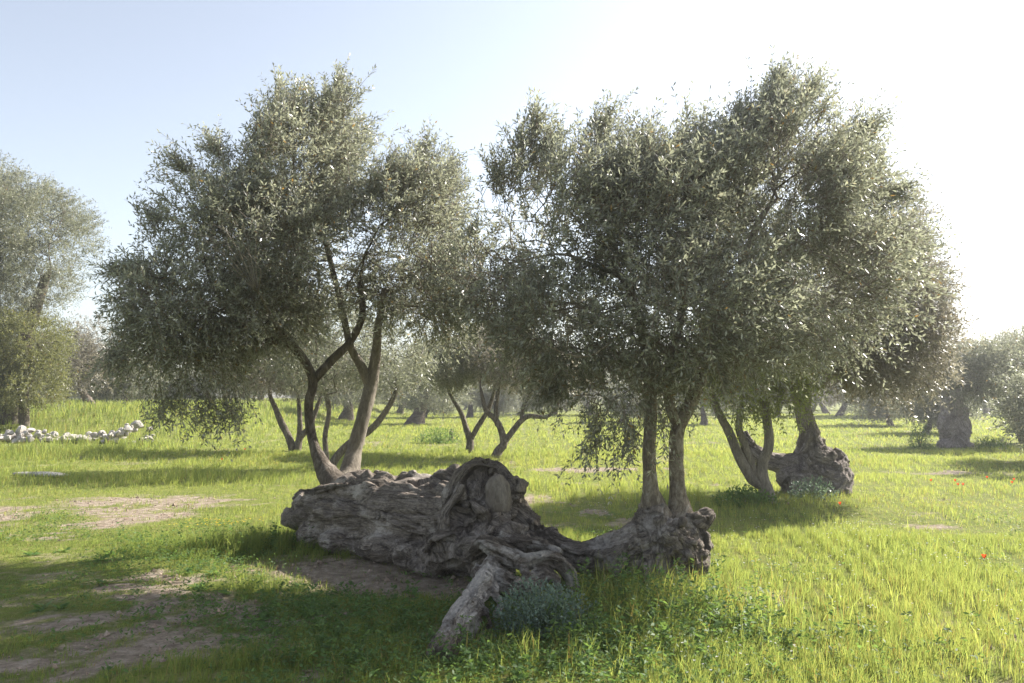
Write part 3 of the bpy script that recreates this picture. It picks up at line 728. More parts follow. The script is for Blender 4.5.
def thick_right():
    d = 26.; base = base_of(955, 447, d)
    root = empty("thick_trunk_olive_tree", base)
    tag(root, "olive with a short thick block-like grey trunk among weeds in the sunny meadow", "olive tree")
    mb = MB()
    mb.tube([P(956, 452, d), P(955, 435, d), P(953, 415, d), P(951, 398, d), P(949, 388, d)], [.46, .40, .38, .36, .28], 18, .12)
    mb.ball(P(962, 432, d - .15), (.24, .3, .4)); mb.ball(P(946, 425, d - .1), (.22, .3, .5)); mb.ball(P(963, 412, d - .1), (.2, .25, .25)); mb.ball(P(945, 446, d - .2), (.26, .3, .22)); mb.ball(P(967, 447, d - .2), (.22, .3, .2))
    mb.tube([P(948, 395, d), P(940, 382, d), P(932, 372, d)], [.3, .2, .12], 10)
    tp = [P(956, 450, d), P(955, 435, d), P(953, 415, d), P(951, 398, d)]; tendons(mb, tp, [.40, .36, .35, .34], 30, 43, (.06, .12), 1.2, (.3, .8))
    gnarl("trunk", mb, M_OLDPALE, root, base, .035, (.05, .035, .03), 41, .7, 2, 6.)
    st = [stem([(950, 400, .25), (960, 385, .16), (978, 372, .12), (1000, 360, .08)], d), stem([(952, 398, .2), (944, 382, .14), (938, 366, .1)], d)]
    blobs = [bl(985, 368, 50, 34, d, 1.8), bl(955, 372, 30, 26, d, 1.4), bl(1000, 345, 26, 22, d, 1.2), bl(965, 392, 24, 18, d - .5, 1., .8)]
    at, _ = sample_blobs(blobs, 160, 531, .3)
    for s, m in skeleton_mesh(*grow(st, at, .4, .5, 4.), tip=.012).items(): m.build("branch", M_STEM, root, base)
    crown_obj(root, base, blobs, 2600, .42, 7, .10, .03, 501, M_LEAF_F, upz=.3, twig=False)
thick_right()

tree("leaning_olive_tree", "olive leaning left on a slanting dark trunk in the right sunny meadow", "olive tree", base_of(1030, 443, 27.5),
     [stem([(1030, 446, .26), (1022, 432, .22), (1010, 414, .19), (998, 402, .15), (985, 392, .11), (975, 380, .08)], 27.5),
      stem([(1022, 432, .16), (1035, 405, .12), (1045, 380, .09)], 27.5)],
     [bl(1020, 370, 48, 36, 27.5, 2.), bl(1045, 355, 40, 40, 27.5, 2.), bl(990, 385, 28, 22, 27.3, 1.2)], 601, 160, 2400, .42, 7, .10, .03, M_LEAF_F, twig=False, step=.4, tip=.012)

tree("forked_olive_tree", "small olive on three thin splayed stems seen below the left crown's hanging leaves", "olive tree", base_of(296, 450, 24.),
     [stem([(293, 451, .13), (289, 438, .11), (281, 422, .10), (276, 410, .08), (270, 395, .06)], 24.), stem([(297, 451, .12), (300, 438, .10), (309, 428, .09), (318, 405, .06)], 24.), stem([(299, 440, .09), (300, 425, .08), (299, 405, .06)], 24.)],
     [bl(290, 368, 55, 34, 24., 1.7), bl(255, 375, 36, 26, 24., 1.2), bl(325, 370, 36, 30, 24., 1.3)], 701, 150, 2300, .4, 7, .10, .028, M_LEAF_W, twig=False, step=.35, tip=.011)

tree("slender_olive_tree", "slender olive rising right behind the fallen trunk's left end on two thin bent stems", "olive tree", base_of(331, 467, 18.5),
     [stem([(327, 468, .07), (326, 452, .062), (325, 436, .058), (329, 412, .055), (326, 395, .05), (318, 370, .05)], 18.5), stem([(331, 468, .10), (336, 458, .095), (349, 444, .09), (370, 430, .08), (384, 414, .07), (396, 392, .06)], 18.5)],
     [bl(330, 350, 62, 52, 18.5, 1.8), bl(390, 365, 46, 40, 18.5, 1.5), bl(290, 340, 40, 40, 18.5, 1.4)], 801, 180, 2400, .4, 7, .09, .025, M_LEAF_F, twig=False, step=.3, tip=.009)

tree("grey_olive_tree", "small pale olive with V shaped stem, left of the pair behind the fallen trunk", "olive tree", base_of(469, 453, 23.5),
     [stem([(469, 455, .13), (470, 441, .11), (466, 428, .085), (461, 413, .07), (452, 398, .05)], 23.5), stem([(470, 441, .09), (477, 428, .08), (488, 410, .07), (494, 392, .05)], 23.5)],
     [bl(448, 368, 40, 30, 23.5, 1.6), bl(480, 358, 34, 32, 23.5, 1.5)], 901, 150, 2300, .4, 7, .10, .028, M_LEAF_F, twig=False, step=.35, tip=.010)

tree("crooked_olive_tree", "small olive with crooked open stems, right of the pair behind the fallen trunk", "olive tree", base_of(494, 458, 21.7),
     [stem([(494, 460, .14), (499, 450, .12), (504, 443, .11), (500, 427, .09), (494, 418, .08), (486, 410, .07), (482, 395, .05)], 21.7), stem([(504, 443, .09), (512, 432, .08), (521, 421, .075), (530, 416, .065), (546, 417, .05), (556, 408, .04)], 21.7),
      stem([(497, 424, .07), (496, 408, .06), (498, 392, .05)], 21.7), stem([(521, 421, .055), (524, 405, .05), (530, 395, .04)], 21.7)],
     [bl(528, 370, 50, 28, 21.7, 1.6), bl(562, 378, 32, 20, 21.7, 1.2), bl(500, 354, 38, 32, 21.7, 1.4)], 1001, 150, 2300, .38, 7, .095, .027, M_LEAF_W, twig=False, step=.33, tip=.010)

def left_big():
    b = base_of(12, 412, 31.)
    tree("tall_olive_tree", "tallest far olive, rising behind the grassy bank and rubble stones on the left", "olive tree", b,
         [stem([(14, 440, .55), (14, 412, .5), (12, 390, .42), (18, 360, .34), (30, 325, .24), (45, 280, .16)], 31.), stem([(14, 380, .3), (2, 345, .24), (-5, 300, .18), (-2, 250, .12)], 31.)],
         [bl(52, 235, 40, 56, 31., 2.4), bl(15, 215, 52, 50, 31., 2.6), bl(-25, 230, 60, 70, 31., 3.), bl(35, 285, 40, 28, 30.5, 2.), bl(2, 180, 28, 30, 31, 1.6, .8), bl(-20, 300, 60, 50, 31., 2.6)],
         1101, 420, 9500, .5, 8, .10, .028, M_LEAF_F, step=.5, tip=.012, twig=False, thr=.46, ns=.7)
    tree("bushy_olive_tree", "low bushy yellow-green olive under the tallest far tree, behind the grassy bank", "olive tree", base_of(25, 408, 30.),
         [stem([(25, 436, .2), (24, 395, .16), (30, 375, .12), (38, 350, .08)], 30.), stem([(24, 398, .14), (10, 370, .1), (0, 345, .07)], 30.)],
         [bl(24, 388, 44, 26, 29.6, 1.8), bl(-10, 385, 40, 28, 29.6, 1.8), bl(20, 345, 44, 40, 30., 2.), bl(40, 370, 28, 26, 30., 1.4), bl(-15, 360, 40, 40, 30., 2.)], 1151, 200, 5600, .45, 8, .09, .03, M_LEAF_P, step=.4, tip=.012, twig=False)
left_big()

# ------------------------------------------------------------------ the far rows: four trees, copied
def far_kind(seed, h, w, thick, mat):
    g = np.random.default_rng(seed)
    root = empty("distant_olive_tree", (0, 0, 0))
    mb = MB(); lean = g.choice([-1, 1]) * g.uniform(.35, .8)
    top = np.array([lean, 0, h * .36])
    mb.tube([(lean * -.4, 0, -.25), (lean * .2, .05, h * .12), (lean * .6, 0, h * .24), tuple(top)], [thick * 1.8, thick * .95, thick * .7, thick * .55], 10, step=.15, rough=.25, seed=seed)
    for k in range(4):
        a = k * 1.57 + g.uniform(-.5, .5); e = np.array([math.cos(a) * w * .6, math.sin(a) * w * .6, h * g.uniform(.6, .75)])
        mb.tube([top - [0, 0, .2], top * .5 + e * .5 - [0, 0, .15], e], [thick * .5, thick * .35, thick * .15], 6, step=.3)
    mb.build("trunk", M_BARK, root)
    blobs = []
    for k in range(9):
        a = k * .7 + g.uniform(-.3, .3); rr = w * g.uniform(.25, .62)
        blobs.append((np.array([math.cos(a) * rr + lean, math.sin(a) * rr, h * g.uniform(.34, .76)]), (w * .52, w * .52, h * g.uniform(.18, .26))))
    crown_obj(root, (0, 0, 0), blobs, 2300, .5, 7, .13, .042, seed, mat, upz=.25, twig=False, ns=.8)
    return root

def copy_tree(src):
    c = src.copy(); COL.objects.link(c)
    for ch in list(src.children):
        d = ch.copy(); COL.objects.link(d); d.parent = c
    return c

KINDS = [far_kind(2001, 4.6, 2.6, .19, M_LEAF_F), far_kind(2002, 5.2, 3.0, .2, M_LEAF_W), far_kind(2003, 3.9, 2.2, .13, M_LEAF_F), far_kind(2004, 5.8, 3.2, .42, M_LEAF_F)]
used = [False] * 4
spots = [  # photo x of the tree, distance, kind, scale, label
    (418, 48, 3, .95, "distant olive with a wide dark trunk, between the pale stem and the V shaped pair"),
    (347, 52, 3, .9, "distant olive with a dark trunk seen just left of the smooth pale stem"),
    (622, 50, 2, .9, "small distant olive on a thin trunk, left of the two stems on the right stump"),
    (703, 46, 0, .9, "distant olive with a dark trunk just right of the two stems on the stump"),
    (890, 44, 2, 1.0, "distant small olive between the lumpy gnarled base and the thick grey trunk"),
    (926, 36, 2, .9, "thin olive with a slanting stem just left of the thick grey trunk"),
    (88, 42, 1, 1.0, "distant brownish olive showing between the tallest far olive and the left crown"),
    (125, 47, 2, 1.1, "distant olive half covered by the left crown's outer leaves, above the rubble stones"),
]
spots.append((1102, 19.5, 2, .85, "olive cut off by the right edge in front of the leaning tree"))
row = "distant olive in the tree line at the far edge of the meadow"
g = np.random.default_rng(99)
for i in range(72):
    px = -60 + (i % 36) * 32.5 + g.uniform(-12, 12)
    spots.append((px, g.uniform(60, 80) if i < 36 else g.uniform(85, 115), int(g.integers(0, 3)), g.uniform(.9, 1.25), row))
for (px, d, k, s, lab) in spots:
    o = KINDS[k] if not used[k] else copy_tree(KINDS[k]); used[k] = True
    b = base_of(px, 410, d)
    o.location = b; o.scale = (s, s, s); o.rotation_euler = (0, 0, g.uniform(0, 6.28))
    tag(o, lab, "olive tree", "distant olives along the far edge of the meadow" if lab is row else "scattered olives in the middle of the grove")

# ------------------------------------------------------------------ stones of the tumbled wall
def stone_mesh(seed):
    mb = MB(); mb.ball((0, 0, 0), (1, .8, .68), 0, 16, 11); v = np.vstack(mb.v)
    v = v * (.72 + .55 * fbm(v * 1.3, 3, seed))[:, None]
    gg = np.random.default_rng(seed)
    for k in range(9):
        nn = unit(gg.normal(size=3)); h = v @ nn; lim = gg.uniform(.38, .62); v = v - nn * np.maximum(h - lim, 0)[:, None] * .92
    v = v + (fbm(v * 4, 3, seed + 1) - .5)[:, None] * .10 * unit(v)
    o = mesh_obj("stone", v, mb.faces(), M_STONE); o.data.polygons.foreach_set("use_smooth", np.zeros(len(o.data.polygons), bool))
    return o
stones = [stone_mesh(60 + k) for k in range(6)]; s_used = [False] * 6
def put_stone(x, y, z, r, label, group):
    k = int(g.integers(0, 6)); o = stones[k]
    if s_used[k]: o = stones[k].copy(); COL.objects.link(o)
    s_used[k] = True
    o.location = (x, y, z); o.scale = (r * g.uniform(.85, 1.3), r, r * g.uniform(.8, 1.1)); o.rotation_euler = (g.uniform(-.4, .4), g.uniform(-.4, .4), g.uniform(0, 6.28))
    tag(o, label, "stone", group)
p = P(138, 426, 27.); put_stone(p[0], p[1], hz(p[0], p[1]) + .62, .26, "white boulder perched on top of the right end of the rubble row", "stones of the tumbled wall")
p = P(20, 434, 27.); put_stone(p[0], p[1], hz(p[0], p[1]) + .3, .26, "upright pointed white stone near the left end of the rubble row", "stones of the tumbled wall")
for i in range(150):
    t = g.random(); px = -30 + 184 * t
    prof = .12 + .50 * sstep(80, 135, px) * (1 - .5 * sstep(145, 156, px)) + .15 * math.exp(-((px - 18) / 16) ** 2) + .18 * math.exp(-((px - 42) / 16) ** 2)
    d = 27 + g.normal(0, .35); q = P(px, 430, d); zz = hz(q[0], q[1]) + g.random() ** 1.2 * prof
    put_stone(q[0], q[1], zz + .05, g.uniform(.08, .19), "pale limestone lump in the low row of rubble below the grassy bank", "stones of the tumbled wall")
def flat_stone():
    p = P(42, 476, 16.2); mb = MB(); mb.ball((0, 0, 0), (.62, .16, .055), 0, 26, 10); v = np.vstack(mb.v)
    v = v * (.8 + .4 * fbm(v * [4, 6, 1], 3, 77))[:, None]
    o = mesh_obj("flat_stone", v, mb.faces(), M_STONE); o.location = (p[0], p[1], hz(p[0], p[1]) + .035); o.rotation_euler = (0, R(1), R(-6))
    tag(o, "long flat pale stone lying in the grass in front of the rubble row", "stone")
flat_stone()
def post():
    p = P(451, 442, 29.); b = np.array([p[0], p[1], hz(p[0], p[1])]); mb = MB()
    mb.tube([(0, 0, -.05), (.01, 0, .15), (0, .01, .30), (.015, 0, .36)], [.11, .085, .08, .075], 10, step=.05, rough=.2, seed=5)
    o = mb.build("tree_stump", M_BARK); o.location = b
    tag(o, "short dark cut stump standing in the meadow left of the V shaped pair", "stump")
post()

# ------------------------------------------------------------------ grass and other ground cover
def wedge(n, dmin, dmax, spread, pw, g):
    t = g.random(n); d = (dmin ** pw + t * (dmax ** pw - dmin ** pw)) ** (1 / pw)
    a = g.uniform(-spread, spread, n)
    return d * np.tan(a), d

TALL = [(1.05, 6.3, .55, .55, .06), (-2.9, 8.6, .8, .35, .16), (-.1, 8.6, 1.4, .5, .12), (-7., 15.8, 3.0, .8, .14), (3.2, 6.4, 1.5, 1.3, .05),
        (3.4, 12.3, 1.2, .4, .15), (0.3, 14.2, 1.6, .6, .08)]
def gh(x, y):
    h = .03 + .075 * sstep(.35, .7, f2(x, y, .8, 41)) * (.4 + 1.2 * f2(x, y, 1.9, 46)) + .06 * f2(x, y, 2.6, 42) ** 1.5
    h = h * (1 - .45 * sstep(-1, -3.5, x) * sstep(9, 7.5, y))
    h = h + .05 * sstep(16, 26, y) * f2(x, y, .3, 43) + .26 * sstep(26.5, 31, y) * sstep(-9, -15, x)
    h = h + .22 * sstep(19, 22, y) * sstep(27.0, 26, y) * sstep(-7, -11, x) * sstep(.3, .6, f2(x, y, .5, 45))
    h = h + .17 * sstep(24.6, 25.4, y) * sstep(26.7, 26.3, y) * sstep(-10, -12, x) * sstep(.35, .6, f2(x, y, .9, 48))
    for (cx, cy, rx, ry, a) in TALL:
        h = h + a * np.exp(-(((x - cx) / rx) ** 2 + ((y - cy) / ry) ** 2))
    return h

def blades(n, dmin, dmax, pw, wmin, wk, seed, keepbare, spread=.80, hmul=1.0, at=None):
    g = np.random.default_rng(seed)
    if at: x, y = g.normal(at[0], at[2], n), g.normal(at[1], at[3], n)
    else: x, y = wedge(n, dmin, dmax, spread, pw, g)
    # tufts: pull blades towards clump centres
    cell = .13 + .012 * y
    cx = (np.floor(x / cell) + _hash(np.floor(x / cell).astype(np.int64), np.floor(y / cell).astype(np.int64), np.zeros(n, np.int64), 3)) * cell
    cy = (np.floor(y / cell) + _hash(np.floor(x / cell).astype(np.int64), np.floor(y / cell).astype(np.int64), np.ones(n, np.int64), 3)) * cell
    k = g.random(n) * .55; x = x + (cx - x) * k; y = y + (cy - y) * k
    b = bare(x, y); ok = g.random(n) > np.clip(b * 1.05 - .05, 0, keepbare)
    x, y, b = x[ok], y[ok], b[ok]; n = len(x)
    h = gh(x, y) * (1 - .6 * b) * g.uniform(.5, 1.25, n) * hmul
    if at: h = at[4] * g.uniform(.45, 1.3, n)
    w = np.maximum(wmin, wk * y) * g.uniform(.6, 1.5, n)
    a = g.uniform(0, 6.28, n); u = np.stack([np.cos(a), np.sin(a), np.zeros(n)], 1)
    la = g.uniform(0, 6.28, n); ln = g.uniform(.05, .55, n) * h
    lean = np.stack([np.cos(la) * ln + .06 * h, np.sin(la) * ln, np.zeros(n)], 1)
    z = H(x, y); B = np.stack([x, y, z - .01], 1); hv = np.zeros((n, 3)); hv[:, 2] = h
    m = B + hv * .55 + lean * .3; t = B + hv * (1 - .25 * (ln / h) ** 2)[:, None] + lean
    V = np.stack([B - u * w[:, None] * .5, B + u * w[:, None] * .5, m + u * w[:, None] * .42, m - u * w[:, None] * .42, t], 1).reshape(-1, 3)
    i = np.arange(n)[:, None] * 5
    q = np.concatenate([i, i + 1, i + 2, i + 3], 1); tr = np.concatenate([i + 3, i + 2, i + 4], 1)
    dryf = sstep(.3, .7, b) * .5 + .35 * sstep(.5, .75, f2(x, y, .35, 47))
    sunny = np.clip(.35 + .5 * sstep(-1.5, 1.6, x + .25 * (y - 6)) + .4 * sstep(8.5, 11, y), 0, 1)  # sun and shade put into the tint: darker green near left, yellower elsewhere
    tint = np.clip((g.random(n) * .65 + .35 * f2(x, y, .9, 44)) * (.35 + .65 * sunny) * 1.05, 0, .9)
    dry = g.random(n) < .05 + .3 * dryf
    tint[dry] = g.uniform(.93, 1., dry.sum())
    return V, q, tr, np.repeat(tint, 5)

def build_grass():
    parts = [blades(250000, 2.6, 9.5, 1.5, .0034, 0., 1, .93), blades(210000, 9.0, 24, 1.2, .0045, .0004, 2, .9), blades(230000, 22, 75, 1.0, .007, .0006, 3, .8)]
    for k, (cx, cy, sx, sy, hh, nn) in enumerate(((1.1, 6.25, .32, .3, .30, 520), (1.5, 6.0, .35, .35, .27, 420), (.8, 5.75, .22, .25, .24, 260), (.55, 5.0, .5, .2, .16, 260), (2.4, 6.2, .7, .6, .2, 320), (.2, 5.05, .3, .2, .17, 160), (-2.8, 8.7, .5, .2, .2, 260), (3.6, 7.5, 1.2, 1.0, .2, 300), (-.6, 4.9, .5, .2, .12, 160))):
        parts.append(blades(nn, 0, 0, 1, .0062, 0, 600 + k, .9, at=(cx, cy, sx, sy, hh)))
    V, Q, T, ti, n = [], [], [], [], 0
    for v, q, t, c in parts:
        V.append(v); Q.append(q + n); T.append(t + n); ti.append(c); n += len(v)
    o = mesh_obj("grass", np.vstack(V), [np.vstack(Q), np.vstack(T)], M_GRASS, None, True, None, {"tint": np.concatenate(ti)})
    tag(o, "bright green and straw coloured grass growing all over the meadow", "grass", kind="stuff")
build_grass()

def leafy(x, y, hh, size, g, flat=.6):
    """small oval leaves at given ground points and heights"""
    n = len(x); z = H(x, y) + hh
    c = np.stack([x, y, z], 1)
    a = g.uniform(0, 6.28, n); ld = unit(np.stack([np.cos(a), np.sin(a), g.uniform(-.2, .9, n)], 1))
    nn = unit(np.cross(np.cross(ld, np.array([0, 0, 1.]) + g.normal(0, flat, (n, 3))), ld)); w = np.cross(ld, nn)
    l = (size * g.uniform(.6, 1.4, n))[:, None]; ww = l * g.uniform(.3, .5, n)[:, None]
    V = np.stack([c, c + ld * l * .55 + w * ww * .5, c + ld * l - nn * l * .12, c + ld * l * .55 - w * ww * .5], 1).reshape(-1, 3)
    return V, np.arange(n * 4).reshape(-1, 4)

def build_weeds():
    g = np.random.default_rng(12)
    n = 190000; x, y = wedge(n, 3.0, 11, .72, 1.6, g)
    cov = sstep(.46, .62, f2(x, y, 1.1, 61, 3)) * .55 + 1.2 * np.exp(-(((x + .95) / 1.1) ** 2 + ((y - 5.6) / .85) ** 2)) + .8 * np.exp(-(((x + 2.7) / .8) ** 2 + ((y - 7.8) / .8) ** 2)) + .6 * np.exp(-(((x - .9) / .8) ** 2 + ((y - 5.6) / .8) ** 2))
    cov = cov * (1 - .9 * sstep(.3, .6, bare(x, y))) * (1 - .65 * sstep(1.2, 2.2, x))
    ok = g.random(n) < cov; x, y = x[ok], y[ok]; n = len(x)
    hh = g.random(n) ** 1.3 * (.05 + .16 * f2(x, y, 2.2, 62) ** 1.5)
    V, q = leafy(x, y, hh, .03, g)
    ti = np.clip(g.random(n) * .6 + .4 * f2(x, y, 3, 63), 0, .93)
    for (cx, cy, sx, sy, hh2, k) in ((1.0, 6.1, .35, .25, .34, 3000), (1.25, 5.6, .4, .3, .26, 2600), (.65, 5.25, .3, .2, .2, 1500), (.35, 4.75, .5, .2, .14, 1500), (-.9, 5.2, .6, .4, .13, 3000), (-1.7, 6.2, .45, .35, .16, 2000), (-2.9, 8.7, .5, .2, .22, 1400), (1.9, 5.2, .6, .35, .14, 1500)):
        tx, ty = g.normal(cx, sx, k // 22), g.normal(cy, sy, k // 22); top = hh2 * g.uniform(.35, 1.25, k // 22)
        ii = np.repeat(np.arange(k // 22), 22); u = g.random(len(ii)); sp = .012 + .05 * (1 - u) * g.random(len(ii)); an = g.uniform(0, 6.28, len(ii))
        x2 = tx[ii] + np.cos(an) * sp + .06 * u * top[ii]; y2 = ty[ii] + np.sin(an) * sp
        v2, q2 = leafy(x2, y2, u * top[ii], .038, g)
        V = np.vstack([V, v2]); q = np.vstack([q, q2 + n * 4]); n += len(ii); ti = np.concatenate([ti, np.clip(g.random(len(ii)) * .5 + np.repeat(g.random(k // 22) * .45, 22), 0, .93)])
    # rosettes of long leaves
    m = 60; rx, ry = wedge(m, 3.2, 9, .6, 1.5, g); ok = (bare(rx, ry) < .75) & (rx < 1.5); rx, ry = rx[ok], ry[ok]
    k = 13; X = np.repeat(rx, k) + g.normal(0, .015, len(rx) * k); Y = np.repeat(ry, k) + g.normal(0, .015, len(rx) * k)
    V2, q2 = leafy(X, Y, np.full(len(X), .01), .085, g, .25); V2 = V2.copy()
    t2 = np.repeat(np.repeat(g.uniform(.5, .92, len(rx)), k), 4)
    V = np.vstack([V, V2]); q = np.vstack([q, q2 + n * 4])
    o = mesh_obj("weeds", V, [q], M_WEED, None, True, None, {"tint": np.concatenate([np.repeat(ti, 4), t2])})
    tag(o, "low dark green broad-leaved weeds and clover around the fallen trunk", "weeds", kind="stuff")
build_weeds()

def build_flowers(name, label, n, mat, region, size, seed, hh=1.0):
    g = np.random.default_rng(seed); x, y = region(g, n); n = len(x)
    c = np.stack([x, y, H(x, y) + gh(x, y) * g.uniform(.6, 1.1, n) * hh + .02], 1)
    V, Q = [], []
    for k in range(5):
        a = k * 1.2566 + g.uniform(-.2, .2, n); d = np.stack([np.cos(a), np.sin(a), g.uniform(.1, .6, n)], 1); s = np.stack([-np.sin(a), np.cos(a), np.zeros(n)], 1)
        z = (size * g.uniform(.7, 1.2, n))[:, None]
        V.append(np.stack([c, c + d * z * .6 + s * z * .38, c + d * z, c + d * z * .6 - s * z * .38], 1))
    V = np.concatenate(V).reshape(-1, 3)
    o = mesh_obj(name, V, [np.arange(len(V)).reshape(-1, 4)], mat)
    tag(o, label, "flowers", kind="stuff")
def build_clods():
    g = np.random.default_rng(66); x, y = wedge(9000, 3.2, 13, .7, 1.5, g); ok = (g.random(len(x)) < sstep(.12, .5, bare(x, y))) ; x, y = x[ok], y[ok]; n = len(x)
    o8 = np.array([(1, 0, 0), (-1, 0, 0), (0, 1, 0), (0, -1, 0), (0, 0, 1), (0, 0, -1)], float)
    r = (.006 + .022 * g.random(n) ** 4)[:, None, None]
    V = np.stack([x, y, H(x, y) + .004], 1)[:, None] + o8[None] * r * g.uniform(.5, 1.3, (n, 6, 1)) + g.normal(0, .2, (n, 6, 3)) * r
    f = np.array([(0, 2, 4), (2, 1, 4), (1, 3, 4), (3, 0, 4), (2, 0, 5), (1, 2, 5), (3, 1, 5), (0, 3, 5)])
    o = mesh_obj("soil_clods", V.reshape(-1, 3), [(np.arange(n)[:, None, None] * 6 + f[None]).reshape(-1, 3)], M_CLOD, smooth=False)
    tag(o, "small soil clods and pebbles strewn over the bare earth", "soil", kind="stuff")
build_clods()
def reg_white(g, n):
    x, y = wedge(n, 4.2, 13, .62, 1.4, g); ok = (x > .9) & (g.random(n) < sstep(.25, .7, f2(x, y, .9, 71))); return x[ok], y[ok]
def reg_yellow(g, n):
    x = np.concatenate([g.normal(-3.6, .25, n // 2), g.normal(-5.5, 2.2, n // 2)]); y = np.concatenate([g.normal(9.9, .12, n // 2), g.normal(19.5, 1.5, n // 2)]); return x, y
build_flowers("white_wildflowers", "tiny white wildflowers sprinkled through the bright grass on the right", 3000, M_WHITE, reg_white, .0095, 81)
build_flowers("yellow_wildflowers", "tiny yellow wildflowers in the grass left of the fallen trunk", 120, M_YELLOW, reg_yellow, .016, 82)

# poppies: each one a flower of its own
def make_poppy():
    root = empty("poppy", (0, 0, 0)); mb = MB()
    mb.tube([(0, 0, 0), (.01, 0, .12), (.005, .005, .24), (0, 0, .30)], [.0035, .003, .0028, .0025], 5, step=.05)
    mb.build("stem", M_GREENSTEM, root)
    vs, qs = [], []
    nu, nv = 9, 6
    for k in range(4):
        a0 = k * 1.571; u = np.linspace(-.95, .95, nu); v = np.linspace(0.08, 1, nv)
        U, W = np.meshgrid(u, v); r = .055 * W * (1 - .12 * U ** 2) * (1 + .08 * np.sin(U * 9 + k)); hh = .30 + .045 * W ** 1.6 + .004 * np.sin(U * 7) * W
        off = len(vs) * nu * nv
        vs.append(np.stack([np.cos(a0 + U) * r, np.sin(a0 + U) * r, hh + .002 * (k % 2)], -1).reshape(-1, 3))
        i = np.arange(nv - 1)[:, None] * nu + np.arange(nu - 1)[None]
        qs.append(np.stack([i, i + 1, i + nu + 1, i + nu], -1).reshape(-1, 4) + off)
    mesh_obj("petal_cup", np.vstack(vs), [np.vstack(qs)], M_RED, root)
    return root
pop = make_poppy(); first = True
for (px, py, lab) in [(984, 556, "lone red poppy in the bright grass nearest the camera"), (840, 503, "red poppy in front of the lumpy gnarled olive base"),
                      (955, 480, "red poppy in the small cluster beyond the meadow shadow below the thick trunk"), (963, 484, "red poppy in the small cluster beyond the meadow shadow below the thick trunk"), (958, 484, "red poppy in the small cluster beyond the meadow shadow below the thick trunk"),
                      (987, 477, "red poppy standing alone between the poppy cluster and the picture's edge"), (1012, 482, "rightmost red poppies at the edge of the tree shadow"), (1014, 479, "rightmost red poppies at the edge of the tree shadow"),
                      (931, 480, "red poppy left of the cluster in the sunny meadow"), (245, 449, "red poppy in the grass left of the splayed thin stems"), (222, 459, "faint red poppy in the grass below the left crown's hanging leaves")]:
    o = pop if first else copy_tree(pop); first = False
    d = CAM_H * F / (py - 397.2) * .86; q = P(px, py, d); o.location = (q[0], q[1], hz(q[0], q[1])); o.rotation_euler = (0, 0, g.uniform(0, 6.28))
    s = 1.0; o.scale = (.34, .34, s * (q[2] - o.location[2] + .0) / .33 if .1 < (q[2] - o.location[2]) < .5 else s)
    tag(o, lab, "poppy", "red poppies in the meadow")

# ------------------------------------------------------------------ shrubs
def shrub(label, px, d, r, hgt, n, size, mat, seed, flowers=0, group=None, aspect=.5):
    p = P(px, 500, d); b = np.array([p[0], p[1], hz(p[0], p[1]) - .02]); g = np.random.default_rng(seed)
    root = empty("shrub", b); tag(root, label, "shrub", group)
    mb = MB(); tips = []
    for k in range(16):
        a = g.uniform(0, 6.28); e = np.array([math.cos(a) * r * g.uniform(.2, .8), math.sin(a) * r * .8 * g.uniform(.2, .8), hgt * g.uniform(.5, .85)])
        mb.tube([(0, 0, 0), e * [.4, .4, .55], e], [.008, .006, .003], 5, step=.08)
    mb.build("stem", M_GREENSTEM, root)
    d3 = unit(g.normal(size=(n, 3))); d3[:, 2] = np.abs(d3[:, 2])
    rr = g.random(n) ** .45 * (.7 + .6 * fbm(d3 * 2.2 + seed, 3, seed))
    c = d3 * rr[:, None] * [r, r * .8, hgt]
    ld = unit(d3 * .6 + g.normal(0, .6, (n, 3)) + [0, 0, .3]); nn = unit(np.cross(np.cross(ld, g.normal(0, .6, (n, 3)) + [0, 0, 1]), ld)); w = np.cross(ld, nn)
    l = (size * g.uniform(.6, 1.3, n))[:, None]; ww = l * aspect
    V = np.stack([c, c + ld * l * .5 + w * ww * .5, c + ld * l - nn * l * .1, c + ld * l * .5 - w * ww * .5], 1).reshape(-1, 3)
    mesh_obj("foliage", V, [np.arange(n * 4).reshape(-1, 4)], mat, root, True, None, {"tint": np.repeat(np.clip(g.random(n) * .93, 0, .93), 4)})
shrub("blue-green leafy shrub growing against the pale dead root", 543, 5.62, .37, .37, 5200, .026, M_SHRUB, 91)
shrub("pale weedy shrub at the foot of the lumpy gnarled olive base", 812, 12.9, .42, .34, 900, .05, M_SHRUB, 92)
shrub("green weedy shrub at the foot of the young forked olive", 745, 11.9, .5, .3, 1500, .05, M_WEED, 93)
shrub("tall brownish weed clump left of the thick grey trunk", 922, 25.2, .4, .8, 900, .09, M_WEED, 94, aspect=.25)
shrub("low weed clump right of the thick grey trunk", 995, 25.0, .6, .4, 900, .09, M_WEED, 95, aspect=.25)
shrub("low green shrub beside the short dark cut stump in the meadow", 438, 28., .8, .55, 1100, .1, M_WEED, 96, aspect=.3)

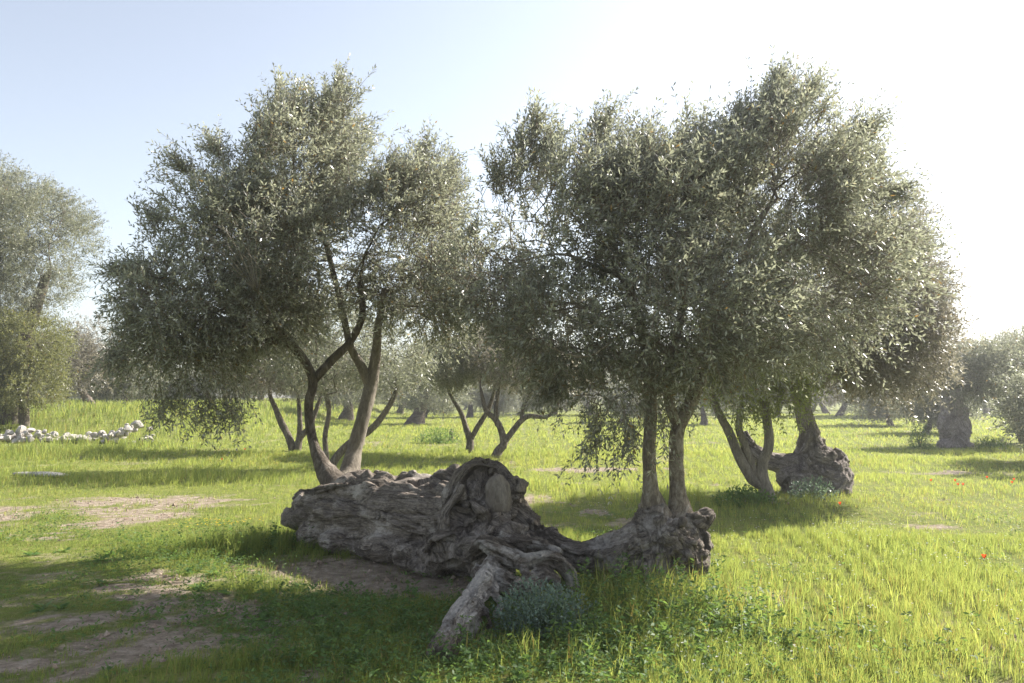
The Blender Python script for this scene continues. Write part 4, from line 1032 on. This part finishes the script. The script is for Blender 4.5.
# ------------------------------------------------------------------ light, sky, view
SUN_AZ, SUN_EL = 58., 36.
S = Vector((math.sin(R(SUN_AZ)) * math.cos(R(SUN_EL)), math.cos(R(SUN_AZ)) * math.cos(R(SUN_EL)), math.sin(R(SUN_EL))))
ld = bpy.data.lights.new("sun", 'SUN'); ld.energy = 3.7; ld.angle = R(.5); ld.color = (1, .94, .85)
lo = bpy.data.objects.new("sun", ld); COL.objects.link(lo); lo.location = S * 50; lo.rotation_euler = S.to_track_quat('Z', 'Y').to_euler()
W = bpy.data.worlds.new("World"); SC.world = W; W.use_nodes = True; nt = W.node_tree; nt.nodes.clear()
sky = nt.nodes.new("ShaderNodeTexSky"); sky.sky_type = 'NISHITA'; sky.sun_disc = False; sky.sun_elevation = R(SUN_EL); sky.sun_rotation = R(SUN_AZ)
sky.air_density = 1.0; sky.dust_density = 1.3; sky.ozone_density = 1.0; sky.altitude = 50
bg = nt.nodes.new("ShaderNodeBackground"); bg.inputs[1].default_value = .070
wo = nt.nodes.new("ShaderNodeOutputWorld"); hs = nt.nodes.new('ShaderNodeHueSaturation'); hs.inputs['Saturation'].default_value = .55; nt.links.new(sky.outputs[0], hs.inputs['Color']); nt.links.new(hs.outputs[0], bg.inputs[0]); nt.links.new(bg.outputs[0], wo.inputs[0])
vs = SC.view_settings; vs.view_transform = 'Standard'; vs.look = 'None'; vs.exposure = 1.82; vs.gamma = 1; vs.use_curve_mapping = False
SC.render.engine = 'CYCLES'
cy = SC.cycles; cy.max_bounces = 7; cy.diffuse_bounces = 4; cy.glossy_bounces = 2; cy.transmission_bounces = 4; cy.transparent_max_bounces = 4
cy.caustics_reflective = False; cy.caustics_refractive = False; cy.use_denoising = True; cy.denoiser = 'OPENIMAGEDENOISE'; cy.denoising_input_passes = 'RGB_ALBEDO_NORMAL'; cy.denoising_prefilter = 'ACCURATE'

def haze():
    m, nt, out = newmat("warm_air"); v = nt.nodes.new("ShaderNodeVolumePrincipled")
    v.inputs["Color"].default_value = (.93, .95, 1, 1); v.inputs["Density"].default_value = HAZE; v.inputs["Anisotropy"].default_value = .55
    nt.links.new(v.outputs[0], out.inputs["Volume"])
    x0, x1, y0, y1, z0, z1 = -130., 130., -12., 130., -2.2, 16.
    V = [(x, y, z) for x in (x0, x1) for y in (y0, y1) for z in (z0, z1)]
    o = mesh_obj("haze", np.array(V), [np.array([(0, 1, 3, 2), (4, 6, 7, 5), (0, 4, 5, 1), (2, 3, 7, 6), (0, 2, 6, 4), (1, 5, 7, 3)])], m, smooth=False)
    tag(o, "thin bright haze in the sunlit air over the grove", "haze", kind="stuff")
HAZE = .0014
if HAZE: haze()
